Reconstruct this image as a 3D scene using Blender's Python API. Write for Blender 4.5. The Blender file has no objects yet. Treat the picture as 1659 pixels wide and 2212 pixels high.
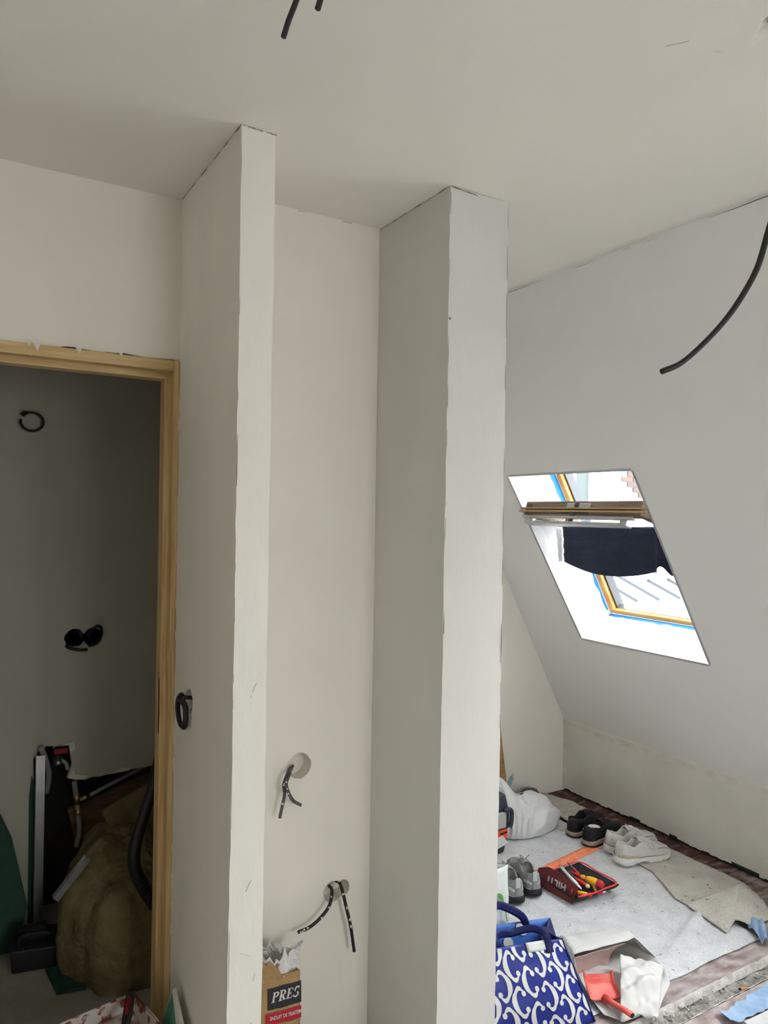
import bpy, bmesh, math, random
from mathutils import Vector, Matrix, noise
random.seed(7)
R = math.radians
scene = bpy.context.scene
col = scene.collection

# ------------------------------------------------------------------ camera
YAW, PITCH, ROLL, FPX = 0.536817, 0.000291, -0.01649, 1611.2
EYE = Vector((0, 0, 1.65))
fwd = Vector((math.sin(YAW)*math.cos(PITCH), math.cos(YAW)*math.cos(PITCH), math.sin(PITCH)))
rt = Vector((math.cos(YAW), -math.sin(YAW), 0)); up = rt.cross(fwd)
cr = rt*math.cos(ROLL) - up*math.sin(ROLL)
cu = rt*math.sin(ROLL) + up*math.cos(ROLL)
cam = bpy.data.cameras.new('camera'); camo = bpy.data.objects.new('camera', cam); col.objects.link(camo)
M = Matrix((cr, cu, -fwd)).transposed().to_4x4(); M.translation = EYE
camo.matrix_world = M
cam.sensor_fit = 'VERTICAL'; cam.sensor_height = 36; cam.lens = FPX/2212*36
cam.clip_start = .05
scene.camera = camo
# ------------------------------------------------------------------ view, world (one even overcast sky)
scene.view_settings.view_transform = 'Standard'; scene.view_settings.look = 'None'
scene.view_settings.gamma = 1; scene.view_settings.use_curve_mapping = False
scene.view_settings.exposure = 0.0
scene.cycles.use_denoising = True
scene.cycles.max_bounces = 10; scene.cycles.diffuse_bounces = 6; scene.cycles.sample_clamp_indirect = 6
scene.cycles.use_adaptive_sampling = True; scene.cycles.adaptive_threshold = .15; scene.cycles.adaptive_min_samples = 16
world = bpy.data.worlds.new('overcast'); scene.world = world; world.use_nodes = True
wn = world.node_tree; bg = wn.nodes['Background']
SKY = 29.5 # zenith radiance; overcast law L = Lz (1 + 2 sin elevation) / 3
tcw = wn.nodes.new('ShaderNodeTexCoord'); spw = wn.nodes.new('ShaderNodeSeparateXYZ'); wn.links.new(tcw.outputs['Generated'], spw.inputs[0])
mrw = wn.nodes.new('ShaderNodeMapRange'); mrw.inputs['From Min'].default_value = 0; mrw.inputs['From Max'].default_value = 1
mrw.inputs['To Min'].default_value = SKY/3; mrw.inputs['To Max'].default_value = SKY
wn.links.new(spw.outputs['Z'], mrw.inputs['Value']); wn.links.new(mrw.outputs[0], bg.inputs[1])
bg.inputs[0].default_value = (.93, .97, 1.0, 1)

# roof slope frame: K + U*s + N*off
KX, KZ, TX, H = 3.24, .433, 2.067, 2.60
U = Vector((TX-KX, 0, H-KZ)); SL = U.length; U.normalize()
N = Vector((-U.z*-1, 0, -U.x)).normalized()          # points outdoors
def sp(y, s, off=0.0):
    return Vector((KX, y, KZ)) + U*s + N*off
S0, S1 = .645, 1.60
# roof windows: (bottom far, bottom near, top far, top near)
WINS = [(2.856, 2.097, 2.935, 2.151), (1.43, .68, 1.43, .68), (-1.0, -1.6, -1.0, -1.6)]
for i, w in enumerate(WINS):                          # light portals filling the roof windows
    L = bpy.data.lights.new('portal', 'AREA'); L.shape = 'RECTANGLE'
    L.size = abs(w[0]-w[1])+.05; L.size_y = S1-S0+.05; L.cycles.is_portal = True
    o = bpy.data.objects.new('daylight_portal', L); col.objects.link(o)
    c = sp((w[0]+w[1]+w[2]+w[3])/4, (S0+S1)/2, .30)
    mm = Matrix((Vector((0, 1, 0)), N.cross(Vector((0, 1, 0))), N)).transposed().to_4x4(); mm.translation = c
    o.matrix_world = mm

RW = (.75, 1.75, .95, 2.15)                             # added unseen rear window, there for its light: x0 x1 z0 z1
YBACK = -2.2
L = bpy.data.lights.new('portal', 'AREA'); L.shape = 'RECTANGLE'; L.size = RW[1]-RW[0]+.05; L.size_y = RW[3]-RW[2]+.05; L.cycles.is_portal = True
o = bpy.data.objects.new('daylight_portal', L); col.objects.link(o)
mm = Matrix.Rotation(R(90), 4, 'X'); mm.translation = Vector(((RW[0]+RW[1])/2, YBACK-.09, (RW[2]+RW[3])/2)); o.matrix_world = mm

# ------------------------------------------------------------------ helpers
def lin(c):
    return tuple((v/12.92 if v <= .04045 else ((v+.055)/1.055)**2.4) for v in c)
def rgb(r, g, b): return lin((r/255, g/255, b/255))
MATS = {}
def mat(name, color, rough=.7, metal=0, var=0, vscale=8, color2=None, bump=0, bscale=60, spec=.4, detail=4,
        trans=0, sheen=0, alpha=1, cmin=.35, cmax=.65, stretch=None, sss=0):
    m = bpy.data.materials.new(name); m.use_nodes = True
    nt = m.node_tree; b = nt.nodes['Principled BSDF']
    b.inputs['Base Color'].default_value = (*color, 1)
    b.inputs['Roughness'].default_value = rough; b.inputs['Metallic'].default_value = metal
    b.inputs['Specular IOR Level'].default_value = spec
    if trans: b.inputs['Transmission Weight'].default_value = trans
    if sheen: b.inputs['Sheen Weight'].default_value = sheen
    if alpha < 1: b.inputs['Alpha'].default_value = alpha
    tc = nt.nodes.new('ShaderNodeTexCoord'); src = tc.outputs['Object']
    if stretch:
        mp = nt.nodes.new('ShaderNodeMapping'); mp.inputs['Scale'].default_value = stretch
        nt.links.new(src, mp.inputs[0]); src = mp.outputs[0]
    if color2 is not None or var:
        n = nt.nodes.new('ShaderNodeTexNoise'); n.inputs['Scale'].default_value = vscale; n.inputs['Detail'].default_value = detail
        nt.links.new(src, n.inputs['Vector'])
        r = nt.nodes.new('ShaderNodeValToRGB')
        c2 = color2 if color2 is not None else tuple(max(0, v*(1-var)) for v in color)
        r.color_ramp.elements[0].position = cmin; r.color_ramp.elements[1].position = cmax
        r.color_ramp.elements[0].color = (*c2, 1); r.color_ramp.elements[1].color = (*color, 1)
        nt.links.new(n.outputs['Fac'], r.inputs[0]); nt.links.new(r.outputs[0], b.inputs['Base Color'])
    if bump:
        n2 = nt.nodes.new('ShaderNodeTexNoise'); n2.inputs['Scale'].default_value = bscale; n2.inputs['Detail'].default_value = 5
        nt.links.new(src, n2.inputs['Vector'])
        bp = nt.nodes.new('ShaderNodeBump'); bp.inputs['Strength'].default_value = bump; bp.inputs['Distance'].default_value = .01
        nt.links.new(n2.outputs['Fac'], bp.inputs['Height']); nt.links.new(bp.outputs[0], b.inputs['Normal'])
    MATS[name] = m; return m

class MB:
    def __init__(s): s.v = []; s.f = []
    def add(s, verts, faces):
        o = len(s.v); s.v += [Vector(v) for v in verts]; s.f += [tuple(i+o for i in f) for f in faces]; return s
    def box(s, a, b, m=None):
        x0, y0, z0 = a; x1, y1, z1 = b
        vs = [Vector(p) for p in ((x0,y0,z0),(x1,y0,z0),(x1,y1,z0),(x0,y1,z0),(x0,y0,z1),(x1,y0,z1),(x1,y1,z1),(x0,y1,z1))]
        if m is not None: vs = [m @ v for v in vs]
        return s.add(vs, [(3,2,1,0),(4,5,6,7),(0,1,5,4),(1,2,6,5),(2,3,7,6),(3,0,4,7)])
    def hexa(s, p):          # eight corners in the order of box()
        return s.add(p, [(3,2,1,0),(4,5,6,7),(0,1,5,4),(1,2,6,5),(2,3,7,6),(3,0,4,7)])
    def prism(s, poly, d):   # polygon of 3d points pushed along vector d
        n = len(poly); d = Vector(d); p = [Vector(q) for q in poly]
        return s.add(p+[q+d for q in p], [tuple(range(n-1,-1,-1)), tuple(range(n, 2*n))] + [(i,(i+1)%n,n+(i+1)%n,n+i) for i in range(n)])
    def tube(s, pts, r, n=8, cap=True, flat=1.0, twist=None):
        pts = [Vector(p) for p in pts]; k = len(pts); vs = []; prev = None
        for i, p in enumerate(pts):
            t = (pts[min(i+1,k-1)]-pts[max(i-1,0)]).normalized()
            if prev is None:
                a = Vector((0,0,1)) if abs(t.z) < .9 else Vector((1,0,0))
                u = t.cross(a).normalized()
            else:
                u = (prev - t*prev.dot(t)).normalized()
            prev = u; w = t.cross(u)
            rr = r[i] if isinstance(r, (list, tuple)) else r
            for j in range(n):
                an = 2*math.pi*j/n; vs.append(p + u*math.cos(an)*rr + w*math.sin(an)*rr*flat)
        fs = [(i*n+j, i*n+(j+1)%n, (i+1)*n+(j+1)%n, (i+1)*n+j) for i in range(k-1) for j in range(n)]
        if cap: fs += [tuple(range(n-1,-1,-1)), tuple((k-1)*n+j for j in range(n))]
        return s.add(vs, fs)
    def lathe(s, prof, axis_o, axis_d, n=16, cap=True):   # prof: (radius, along)
        d = Vector(axis_d).normalized(); a = Vector((0,0,1)) if abs(d.z) < .9 else Vector((1,0,0))
        u = d.cross(a).normalized(); w = d.cross(u); o = Vector(axis_o); vs = []
        for r, h in prof:
            for j in range(n):
                an = 2*math.pi*j/n; vs.append(o + d*h + u*math.cos(an)*r + w*math.sin(an)*r)
        k = len(prof)
        fs = [(i*n+j, i*n+(j+1)%n, (i+1)*n+(j+1)%n, (i+1)*n+j) for i in range(k-1) for j in range(n)]
        if cap: fs += [tuple(range(n-1,-1,-1)), tuple((k-1)*n+j for j in range(n))]
        return s.add(vs, fs)
    def grid(s, fn, nu, nv, closeu=False):
        vs = [fn(i/(nu if closeu else nu-1), j/(nv-1)) for j in range(nv) for i in range(nu)]
        fs = [(j*nu+i, j*nu+(i+1)%nu, (j+1)*nu+(i+1)%nu, (j+1)*nu+i) for j in range(nv-1) for i in range(nu if closeu else nu-1)]
        return s.add(vs, fs)
    def sheet(s, fn, nu, nv, th=.003):    # grid with thickness, pushed along its own normals
        m = MB().grid(fn, nu, nv); n = len(m.v); nor = [Vector() for _ in m.v]
        for f in m.f:
            a, b, c = m.v[f[0]], m.v[f[1]], m.v[f[2]]
            q = (b-a).cross(c-a) + (m.v[f[2]]-a).cross(m.v[f[3]]-a)
            for i in f: nor[i] += q
        low = [m.v[i] - nor[i].normalized()*th for i in range(n)]
        fs = list(m.f) + [tuple(n+i for i in reversed(f)) for f in m.f]
        ring = [i for i in range(nu)] + [j*nu+nu-1 for j in range(1, nv)] + [(nv-1)*nu+i for i in range(nu-2,-1,-1)] + [j*nu for j in range(nv-2,0,-1)]
        for a, b in zip(ring, ring[1:]+ring[:1]): fs.append((b, a, n+a, n+b))
        return s.add(m.v+low, fs)
    def build(s, name, m, parent=None, smooth=False, origin=True, bevel=0, local=False, fix=True, subsurf=0, seg=2):
        me = bpy.data.meshes.new(name)
        vs = s.v
        if parent is not None and not local:
            inv = parent.matrix_basis.inverted()
            q = parent
            while q.parent is not None:
                q = q.parent; inv = inv @ q.matrix_basis.inverted()
            vs = [inv @ v for v in vs]
        off = Vector()
        if origin:
            lo = [min(v[k] for v in vs) for k in range(3)]; hi = [max(v[k] for v in vs) for k in range(3)]
            off = Vector(((lo[0]+hi[0])/2, (lo[1]+hi[1])/2, lo[2]))
        me.from_pydata([tuple(v-off) for v in vs], [], s.f)
        if fix:
            bm = bmesh.new(); bm.from_mesh(me); bmesh.ops.recalc_face_normals(bm, faces=bm.faces); bm.to_mesh(me); bm.free()
        me.materials.append(m if not isinstance(m, str) else MATS[m])
        for p in me.polygons: p.use_smooth = smooth
        o = bpy.data.objects.new(name, me); col.objects.link(o)
        o.matrix_basis = Matrix.Translation(off)
        if parent is not None: o.parent = parent
        if bevel:
            b = o.modifiers.new('bevel', 'BEVEL'); b.width = bevel; b.segments = seg; b.limit_method = 'ANGLE'
        if subsurf:
            b = o.modifiers.new('sub', 'SUBSURF'); b.levels = subsurf; b.render_levels = subsurf
        return o
def tag(o, label=None, cat=None, group=None, kind=None):
    if label: o['label'] = label
    if cat: o['category'] = cat
    if group: o['group'] = group
    if kind: o['kind'] = kind
    return o
def thing(name, loc, label, cat, group=None, rz=0, kind=None):
    o = bpy.data.objects.new(name, None); col.objects.link(o)
    o.matrix_basis = Matrix.Translation(Vector(loc)) @ Matrix.Rotation(rz, 4, 'Z')
    o.empty_display_size = .05
    return tag(o, label, cat, group, kind)
def struct(mb, name, m, label, parent=None, **k):
    o = mb.build(name, m, parent, origin=False, **k)
    if parent is None: tag(o, label, None, None, 'structure')
    elif label: o['label'] = label
    return o
def carve(o, cutters):                    # cut holes for good
    for c in cutters:
        co = c.build('cutter', MATS['plaster'], origin=False)
        md = o.modifiers.new('cut', 'BOOLEAN'); md.object = co; md.operation = 'DIFFERENCE'; md.solver = 'EXACT'
        dg = bpy.context.evaluated_depsgraph_get(); me = bpy.data.meshes.new_from_object(o.evaluated_get(dg))
        o.modifiers.clear(); old = o.data; o.data = me; bpy.data.meshes.remove(old); bpy.data.objects.remove(co)
def jit(a): return random.uniform(-a, a)
def spline(pts, n=6):                     # catmull-rom through points
    p = [Vector(q) for q in pts]; p = [2*p[0]-p[1]] + p + [2*p[-1]-p[-2]]; out = []
    for i in range(1, len(p)-2):
        for k in range(n):
            t = k/n; a, b, c, d = p[i-1], p[i], p[i+1], p[i+2]
            out.append(.5*((2*b) + (c-a)*t + (2*a-5*b+4*c-d)*t*t + (3*b-a-3*c+d)*t**3))
    return out + [p[-2]]
def fbm(p, s=1.0, o=3):
    return noise.fractal(Vector(p)*s, 1.0, 2.0, o)

# ------------------------------------------------------------------ materials
mat('plaster', (.84, .805, .73), .85, var=.035, vscale=2.5, bump=.06, bscale=35, spec=.15)
mat('plaster_pier', (.82, .795, .735), .8, var=.05, vscale=5, bump=.12, bscale=30, spec=.2, stretch=(1, 1, .35))
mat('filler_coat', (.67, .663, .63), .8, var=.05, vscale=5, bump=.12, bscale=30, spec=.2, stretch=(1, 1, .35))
mat('ceiling_paint', (.82, .795, .735), .9, var=.04, vscale=1.2, bump=.08, bscale=14, spec=.1)
mat('slope_paint', (.78, .778, .76), .85, var=.03, vscale=1.5, bump=.05, bscale=30, spec=.15)
mat('knee_paint', (.70, .685, .63), .85, color2=(.60, .58, .52), vscale=3, bump=.08, bscale=20, spec=.15)
mat('bare_joint', (.60, .575, .49), .9, color2=(.70, .68, .61), vscale=14, spec=.1)
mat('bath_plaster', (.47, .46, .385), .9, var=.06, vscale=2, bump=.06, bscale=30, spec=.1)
mat('reveal_white', (.74, .755, .765), .7, var=.03, vscale=5, bump=.05, bscale=50, spec=.2)
mat('pine', rgb(214, 186, 138), .6, color2=rgb(186, 152, 104), vscale=7, stretch=(9, 9, .5), bump=.1, bscale=20, spec=.25)
mat('pine_h', rgb(214, 188, 142), .6, color2=rgb(190, 158, 110), vscale=7, stretch=(.5, 9, 12), bump=.1, bscale=20, spec=.25)
mat('window_wood', rgb(222, 170, 98), .5, color2=rgb(196, 138, 70), vscale=8, stretch=(2, .4, 2), spec=.3)
mat('sash_wood', rgb(132, 114, 97), .55, color2=rgb(108, 91, 76), vscale=9, stretch=(6, .5, 6), spec=.3)
mat('sash_edge', rgb(178, 148, 106), .5, spec=.3)
mat('tape_blue', rgb(28, 128, 214), .55, var=.15, vscale=20, spec=.3)
mat('aluminium', (.55, .55, .55), .38, metal=.9, var=.1, vscale=30)
mat('galvanised', (.62, .63, .64), .35, metal=.95, var=.15, vscale=25)
mat('dark_metal', (.09, .09, .085), .45, metal=.6)
mat('navy', rgb(24, 36, 62), .6, var=.2, vscale=6, spec=.3)
mat('black_cable', (.012, .012, .013), .45, spec=.4)
mat('grey_cable', rgb(92, 92, 90), .55, color2=rgb(60, 60, 58), vscale=30)
mat('paint_fleck', (.75, .73, .68), .8)
mat('black', (.010, .010, .012), .6)
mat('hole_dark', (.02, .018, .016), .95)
# ------------------------------------------------------------------ structure
XL, YB = -1.9, YBACK          # the unseen ends of the room
FZ = -.08                     # the bare floor lies lower than the boarded end of the room
YP, YN, YD, YE = 1.765, 2.167, 2.297, 3.295     # pier fronts, niche back, door wall, end wall
W1A, W1B, W2A, W2B = .625, .716, 1.256, 1.473
def ragged_wall(x0, x1, y0, y1, z0, z1, amp=.0012, gap=.003, nz=60, nt=10):
    """a plastered wall end: the front edges wander a little, the top edge leaves a ragged gap to the ceiling"""
    m = MB(); rows = []
    for k in range(nz+1):
        z = z0+(z1-z0)*k/nz; a = amp if 0 < k else 0
        w1 = 2.2*amp*fbm((x0*9, 3.1, z*.8), 1, 2); w2 = 2.2*amp*fbm((x1*9, 7.7, z*.8), 1, 2)
        rows.append([(x0+jit(a)+w1, y0+jit(a)*.5, z), ((x0*2+x1)/3, y0+jit(a)*.3, z), ((x0+2*x1)/3, y0+jit(a)*.3, z), (x1+jit(a)+w2, y0+jit(a)*.5, z), (x1, y1, z), (x0, y1, z)])
    for j in range(4):
        p = rows[-1][j]; rows[-1][j] = (p[0], p[1], p[2]-abs(jit(gap)))
    vs = [p for r in rows for p in r]; n = 6
    fs = [(k*n+j, k*n+(j+1)%n, (k+1)*n+(j+1)%n, (k+1)*n+j) for k in range(nz) for j in range(n)]
    fs += [tuple(range(n-1,-1,-1)), tuple(nz*n+j for j in range(n))]
    m.add(vs, fs); return m

# ceiling: a sheet with gentle filler bumps near the hole
def ceil_pt(u, v):
    x = XL-.1 + (TX+.02-(XL-.1))*u; y = YB-.1 + (3.5-(YB-.1))*v; z = H
    z += .0012*fbm((x*1.7, y*1.7, 0)) 
    return Vector((x, y, max(z, H-.001)))
cm = MB().grid(ceil_pt, 60, 80)
nv = len(cm.v); cm.v += [v + Vector((0, 0, .12)) for v in cm.v]
nu_, nv_ = 60, 80
cm.f += [tuple(nv+i for i in reversed(f)) for f in list(cm.f)]
ring = [i for i in range(nu_)] + [j*nu_+nu_-1 for j in range(1, nv_)] + [(nv_-1)*nu_+i for i in range(nu_-2,-1,-1)] + [j*nu_ for j in range(nv_-2,0,-1)]
for a, b in zip(ring, ring[1:]+ring[:1]): cm.f.append((b, a, nv+a, nv+b))
ceiling = struct(cm, 'ceiling', 'ceiling_paint', 'off-white plastered ceiling with filler marks', smooth=True)
def blob_cut(cx, cy, cz, axis, r, depth, n=14, rough=.18, sx=1, sy=1):
    a = Vector(axis).normalized(); t = Vector((0, 0, 1)) if abs(a.z) < .9 else Vector((1, 0, 0))
    u = a.cross(t).normalized(); w = u.cross(a)
    poly = []
    for i in range(n):
        an = 2*math.pi*i/n; q = r*(1+jit(rough)); poly.append(Vector((cx, cy, cz)) - a*.004 + u*math.cos(an)*q*sx + w*math.sin(an)*q*sy)
    return MB().prism(poly, a*(depth+.004))
carve(ceiling, [blob_cut(1.352, .838, H, (0, 0, 1), .026, .05, rough=.3), blob_cut(.536, 1.118, H, (0, 0, 1), .028, .05)])
# filler patch left on the ceiling near the hole
def patch(name, pts, m, parent, nrm, th=.0012):
    return MB().prism(pts, Vector(nrm)*th).build(name, m, parent)
mat('filler', (.74, .715, .66), .9, var=.05, vscale=20, spec=.1)
for (cx_, cy_, a, b, an) in ((1.365, .975, .026, .015, .3),):
    pts = [(cx_+a*math.cos(t)*math.cos(an)-b*math.sin(t)*math.sin(an), cy_+a*math.cos(t)*math.sin(an)+b*math.sin(t)*math.cos(an), H) for t in [2*math.pi*k/20 for k in range(20)]]
    pts = [(p[0]+jit(.001), p[1]+jit(.001), p[2]) for p in pts]
    patch('filler_patch', pts, 'filler', ceiling, (0, 0, -1), .0003)

# walls
door_wall = MB().box((XL, YD, 2.103), (W1A, YD+.07, H)).box((XL, YD, -.16), (-.20, YD+.07, 2.103))
struct(door_wall, 'wall_door', 'plaster', 'off-white plastered wall above and around the doorway')
wing = ragged_wall(W1A, W1B, YP, YD+.07, FZ, H)
wing_o = struct(wing, 'wall_partition_left', 'plaster_pier', 'thin plastered partition between the doorway and the niche')
carve(wing_o, [blob_cut(W1A, 2.135, 1.095, (1, 0, 0), .034, .05, sx=1)])
niche = MB().box((W1B, YN, FZ), (W2A, YN+.07, H))
niche_o = struct(niche, 'wall_niche', 'plaster', 'plastered back wall of the niche between the two partitions')
carve(niche_o, [blob_cut(.992, YN, .840, (0, 1, 0), .041, .055, n=22, rough=.05), blob_cut(1.118, YN, .410, (0, 1, 0), .034, .055, n=18, rough=.08),
                blob_cut(1.152, YN, .412, (0, 1, 0), .028, .055, n=16, rough=.10)])
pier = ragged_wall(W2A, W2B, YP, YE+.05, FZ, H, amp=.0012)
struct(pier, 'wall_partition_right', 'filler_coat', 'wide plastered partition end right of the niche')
endw = MB().prism([(W2B, YE, -.16), (KX+.06, YE, -.16), (KX+.06, YE, KZ+.02), (TX+.03, YE, H), (W2B, YE, H)], (0, .08, 0))
struct(endw, 'wall_end', 'plaster', 'plastered gable wall behind the white rubbish bag')
# knee wall with its green board foot
knee = MB().box((KX+.05, YB-.08, -.16), (KX+.06, YE+.08, .1)).box((KX, YB, .022), (KX+.06, YE, KZ))
knee_o = struct(knee, 'wall_knee', 'knee_paint', 'low knee wall under the roof slope, unevenly filled')
jm = MB()
n = 40                                                  # filler band along the joint between slope and knee wall
band = [(KX-.0012, YE-(YE-YB)*k/n, KZ-.012+jit(.004)) for k in range(n+1)] + [(KX-.0012, YB+(YE-YB)*k/n, KZ-.040+jit(.007)) for k in range(n+1)]
jm.prism(band, (.0012, 0, 0)).build('joint_band', 'bare_joint', knee_o)
MB().prism([(KX-.0012, YE-.004, .02), (KX-.0012, YE-.030+jit(.003), .02), (KX-.0012, YE-.034, .2), (KX-.0012, YE-.028, KZ-.03), (KX-.0012, YE-.004, KZ-.03)], (.0012, 0, 0)).build('joint_band', 'bare_joint', knee_o)
mat('green_board', rgb(34, 66, 54), .8, var=.2, vscale=20)
foot = MB(); green = MB()
for k in range(90):                                     # ragged foot of the board, green paper showing in places
    y0 = YE-(YE-1.2)*k/90; y1 = YE-(YE-1.2)*(k+1)/90; z0 = .011+abs(jit(.007))
    (green if fbm((k*.11, 3, 1)) > .22 else foot).box((KX-.001+jit(.001), y1, z0), (KX+.012, y0, .026))
foot.build('board_foot', 'knee_paint', knee_o, origin=False)
green.build('green_foot', 'green_board', knee_o, origin=False)
MB().box((KX+.014, YB, -.01), (KX+.05, YE, .03)).build('gap', 'hole_dark', knee_o, origin=False)
# roof slope with three window openings
ys_b = [YE+.06]; ys_t = [YE+.06]
for w in WINS: ys_b += [w[0], w[1]]; ys_t += [w[2], w[3]]
ys_b.append(YB-.06); ys_t.append(YB-.06)
def slope_grid(off):
    rows = [[sp(y, -.02, off) for y in ys_b], [sp(y, S0, off) for y in ys_b], [sp(y, S1, off) for y in ys_t], [sp(y, SL+.02, off) for y in ys_t]]
    return [p for r in rows for p in r]
nc = len(ys_b); sg = MB(); a_ = slope_grid(0); b_ = slope_grid(.03); nv = len(a_); fs = []
for r in range(3):
    for c in range(nc-1):
        if r == 1 and c % 2 == 1: continue
        q = (r*nc+c, r*nc+c+1, (r+1)*nc+c+1, (r+1)*nc+c); fs += [q, tuple(nv+i for i in reversed(q))]
sg.add(a_+b_, fs)
slope_o = struct(sg, 'wall_slope', 'slope_paint', 'steep plastered roof slope with the skylight opening', fix=False)
for p in slope_o.data.polygons: pass
# unseen walls that close the room
struct(MB().box((XL-.08, YB-.08, -.16), (XL, YD+.07, H)), 'wall_left', 'plaster', 'plain plastered wall left of the camera')
struct(MB().box((XL, YB-.08, -.16), (RW[0], YB, H)).box((RW[1], YB-.08, -.16), (KX+.06, YB, H)).box((RW[0], YB-.08, -.16), (RW[1], YB, RW[2])).box((RW[0], YB-.08, RW[3]), (RW[1], YB, H)), 'wall_rear', 'plaster', 'plain plastered wall behind the camera')
# bathroom behind the doorway
YBB = 3.2
bw = [(-1.3, 0), (.345, 0), (.345, .10), (.338, .30), (.327, .662), (.345, .690), (.357, .684), (.372, .706), (.40, .702), (.458, .703), (.462, .66), (.468, .621), (.458, .59), (.451, .568),
      (.48, .555), (.521, .549), (.545, .556), (.58, .552), (.62, .560), (.656, .557), (.70, .562), (.788, .563), (.966, .566), (1.25, .57), (1.25, H), (-1.3, H)]
bwm = MB().prism([(x, YBB, z) for x, z in bw], (0, .018, 0))
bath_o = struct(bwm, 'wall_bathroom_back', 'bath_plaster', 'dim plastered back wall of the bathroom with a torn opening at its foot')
carve(bath_o, [blob_cut(.470, YBB, 1.125, (0, 1, 0), .037, .03, rough=.05, n=18), blob_cut(.541, YBB, 1.125, (0, 1, 0), .037, .03, rough=.05, n=18)])
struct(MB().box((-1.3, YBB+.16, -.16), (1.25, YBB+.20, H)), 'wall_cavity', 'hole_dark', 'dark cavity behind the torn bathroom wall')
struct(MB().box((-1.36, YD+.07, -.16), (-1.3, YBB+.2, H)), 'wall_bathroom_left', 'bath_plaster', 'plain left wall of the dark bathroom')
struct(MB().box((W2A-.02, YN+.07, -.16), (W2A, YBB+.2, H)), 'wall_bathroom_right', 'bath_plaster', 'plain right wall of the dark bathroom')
# floors
mat('screed', (.55, .54, .52), .9, color2=(.44, .43, .41), vscale=6, bump=.2, bscale=40)
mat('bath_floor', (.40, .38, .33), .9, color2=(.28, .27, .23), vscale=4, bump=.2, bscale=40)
TY0, TY1 = 1.582, 1.660
floor = struct(MB().box((XL, YB, -.16), (W2B, YD, FZ)).box((W2B, YB, -.16), (KX+.05, 1.29, 0)), 'floor', 'screed', 'dusty screed and old floorboards under the felt')
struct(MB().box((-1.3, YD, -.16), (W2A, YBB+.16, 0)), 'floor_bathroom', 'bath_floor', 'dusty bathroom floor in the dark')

# hairline cracks where the plaster meets the ceiling and the slope
mat('crack', (.16, .145, .12), .95); mat('nick', (.50, .48, .43), .95)
def crack(parent, p0, p1, nrm, wmax=.0022, n=60, thr=-.05, seed=0, wob=.0015, mt='crack'):
    p0, p1, nrm = Vector(p0), Vector(p1), Vector(nrm).normalized(); d = (p1-p0).normalized(); sd = d.cross(nrm); m = None
    def flush(run):
        if len(run) > 1:
            up_ = [p+sd*w/2 for p, w in run]; dn = [p-sd*w/2 for p, w in reversed(run)]
            MB().prism(up_+dn, nrm*.0006).build('crack', mt, parent)
    run = []
    for k in range(n+1):
        t = k/n; f = fbm((t*9+seed*3.7, seed, 0), 1, 3)
        if f > thr: run.append((p0.lerp(p1, t)+sd*wob*fbm((t*14, seed, 5)), .0003+wmax*min(1, (f-thr)*1.6)))
        else: flush(run); run = []
    flush(run)
pier_o = bpy.data.objects['wall_partition_right']
crack(wing_o, (W1A+.004, YP-.0015, H-.003), (W1B, YP-.0015, H-.004), (0, -1, 0), .0032, 24, -.2, 1)
crack(wing_o, (W1A-.0012, YP+.01, H-.003), (W1A-.0012, YD-.01, H-.003), (-1, 0, 0), .0022, 50, -.1, 2)
crack(pier_o, (W2A+.004, YP-.0015, H-.004), (W2A+.10, YP-.0015, H-.008), (0, -1, 0), .0030, 24, -.3, 3)
crack(pier_o, (W2A-.0012, YP+.01, H-.003), (W2A-.0012, YN-.004, H-.003), (-1, 0, 0), .0022, 40, -.1, 4)
crack(pier_o, (W2A+.0015, YP-.0014, 1.3), (W2A+.0015, YP-.0014, H-.02), (0, -1, 0), .0014, 80, 0, 5, .0006)
crack(pier_o, (W2B-.0015, YP-.0014, 1.0), (W2B-.0015, YP-.0014, H-.02), (0, -1, 0), .0016, 80, -.05, 6, .0006)
crack(wing_o, (W1A+.0015, YP-.0014, .4), (W1A+.0015, YP-.0014, H-.3), (0, -1, 0), .0014, 90, .05, 7, .0006)
crack(niche_o, (W1B+.02, YN-.0004, H-.004), (W2A-.004, YN-.0004, H-.004), (0, -1, 0), .0020, 40, 0, 8)
crack(slope_o, sp(3.0, SL-.006, -.0006), sp(.6, SL-.006, -.0006), -N, .0030, 140, -.05, 9, .002)
crack(ceiling, (1.245, 1.01, H-.0006), (1.27, .975, H-.0006), (0, 0, -1), .0010, 20, -.6, 10, mt='nick')
# small trowel nicks and filler streaks on the partition ends
for (x, z, l, a) in ((.668, .70, .030, 1.1), (.655, .55, .035, -.5), (.690, .47, .020, 1.3), (.66, .36, .03, .2), (.68, .25, .05, 1.5), (.672, 1.18, .04, 1.2)):
    q0 = Vector((x, YP-.0015, z)); q1 = q0+Vector((math.cos(a), 0, math.sin(a)))*l
    crack(wing_o, q0, q1, (0, -1, 0), .0011, 10, -.6, x*50, mt='nick')
for (x, z) in ((1.262, 2.215),):
    MB().lathe([(.004, 0), (.003, .001)], (x, YP-.0006, z), (0, -1, 0), 8).build('dent', 'crack', pier_o)
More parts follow.
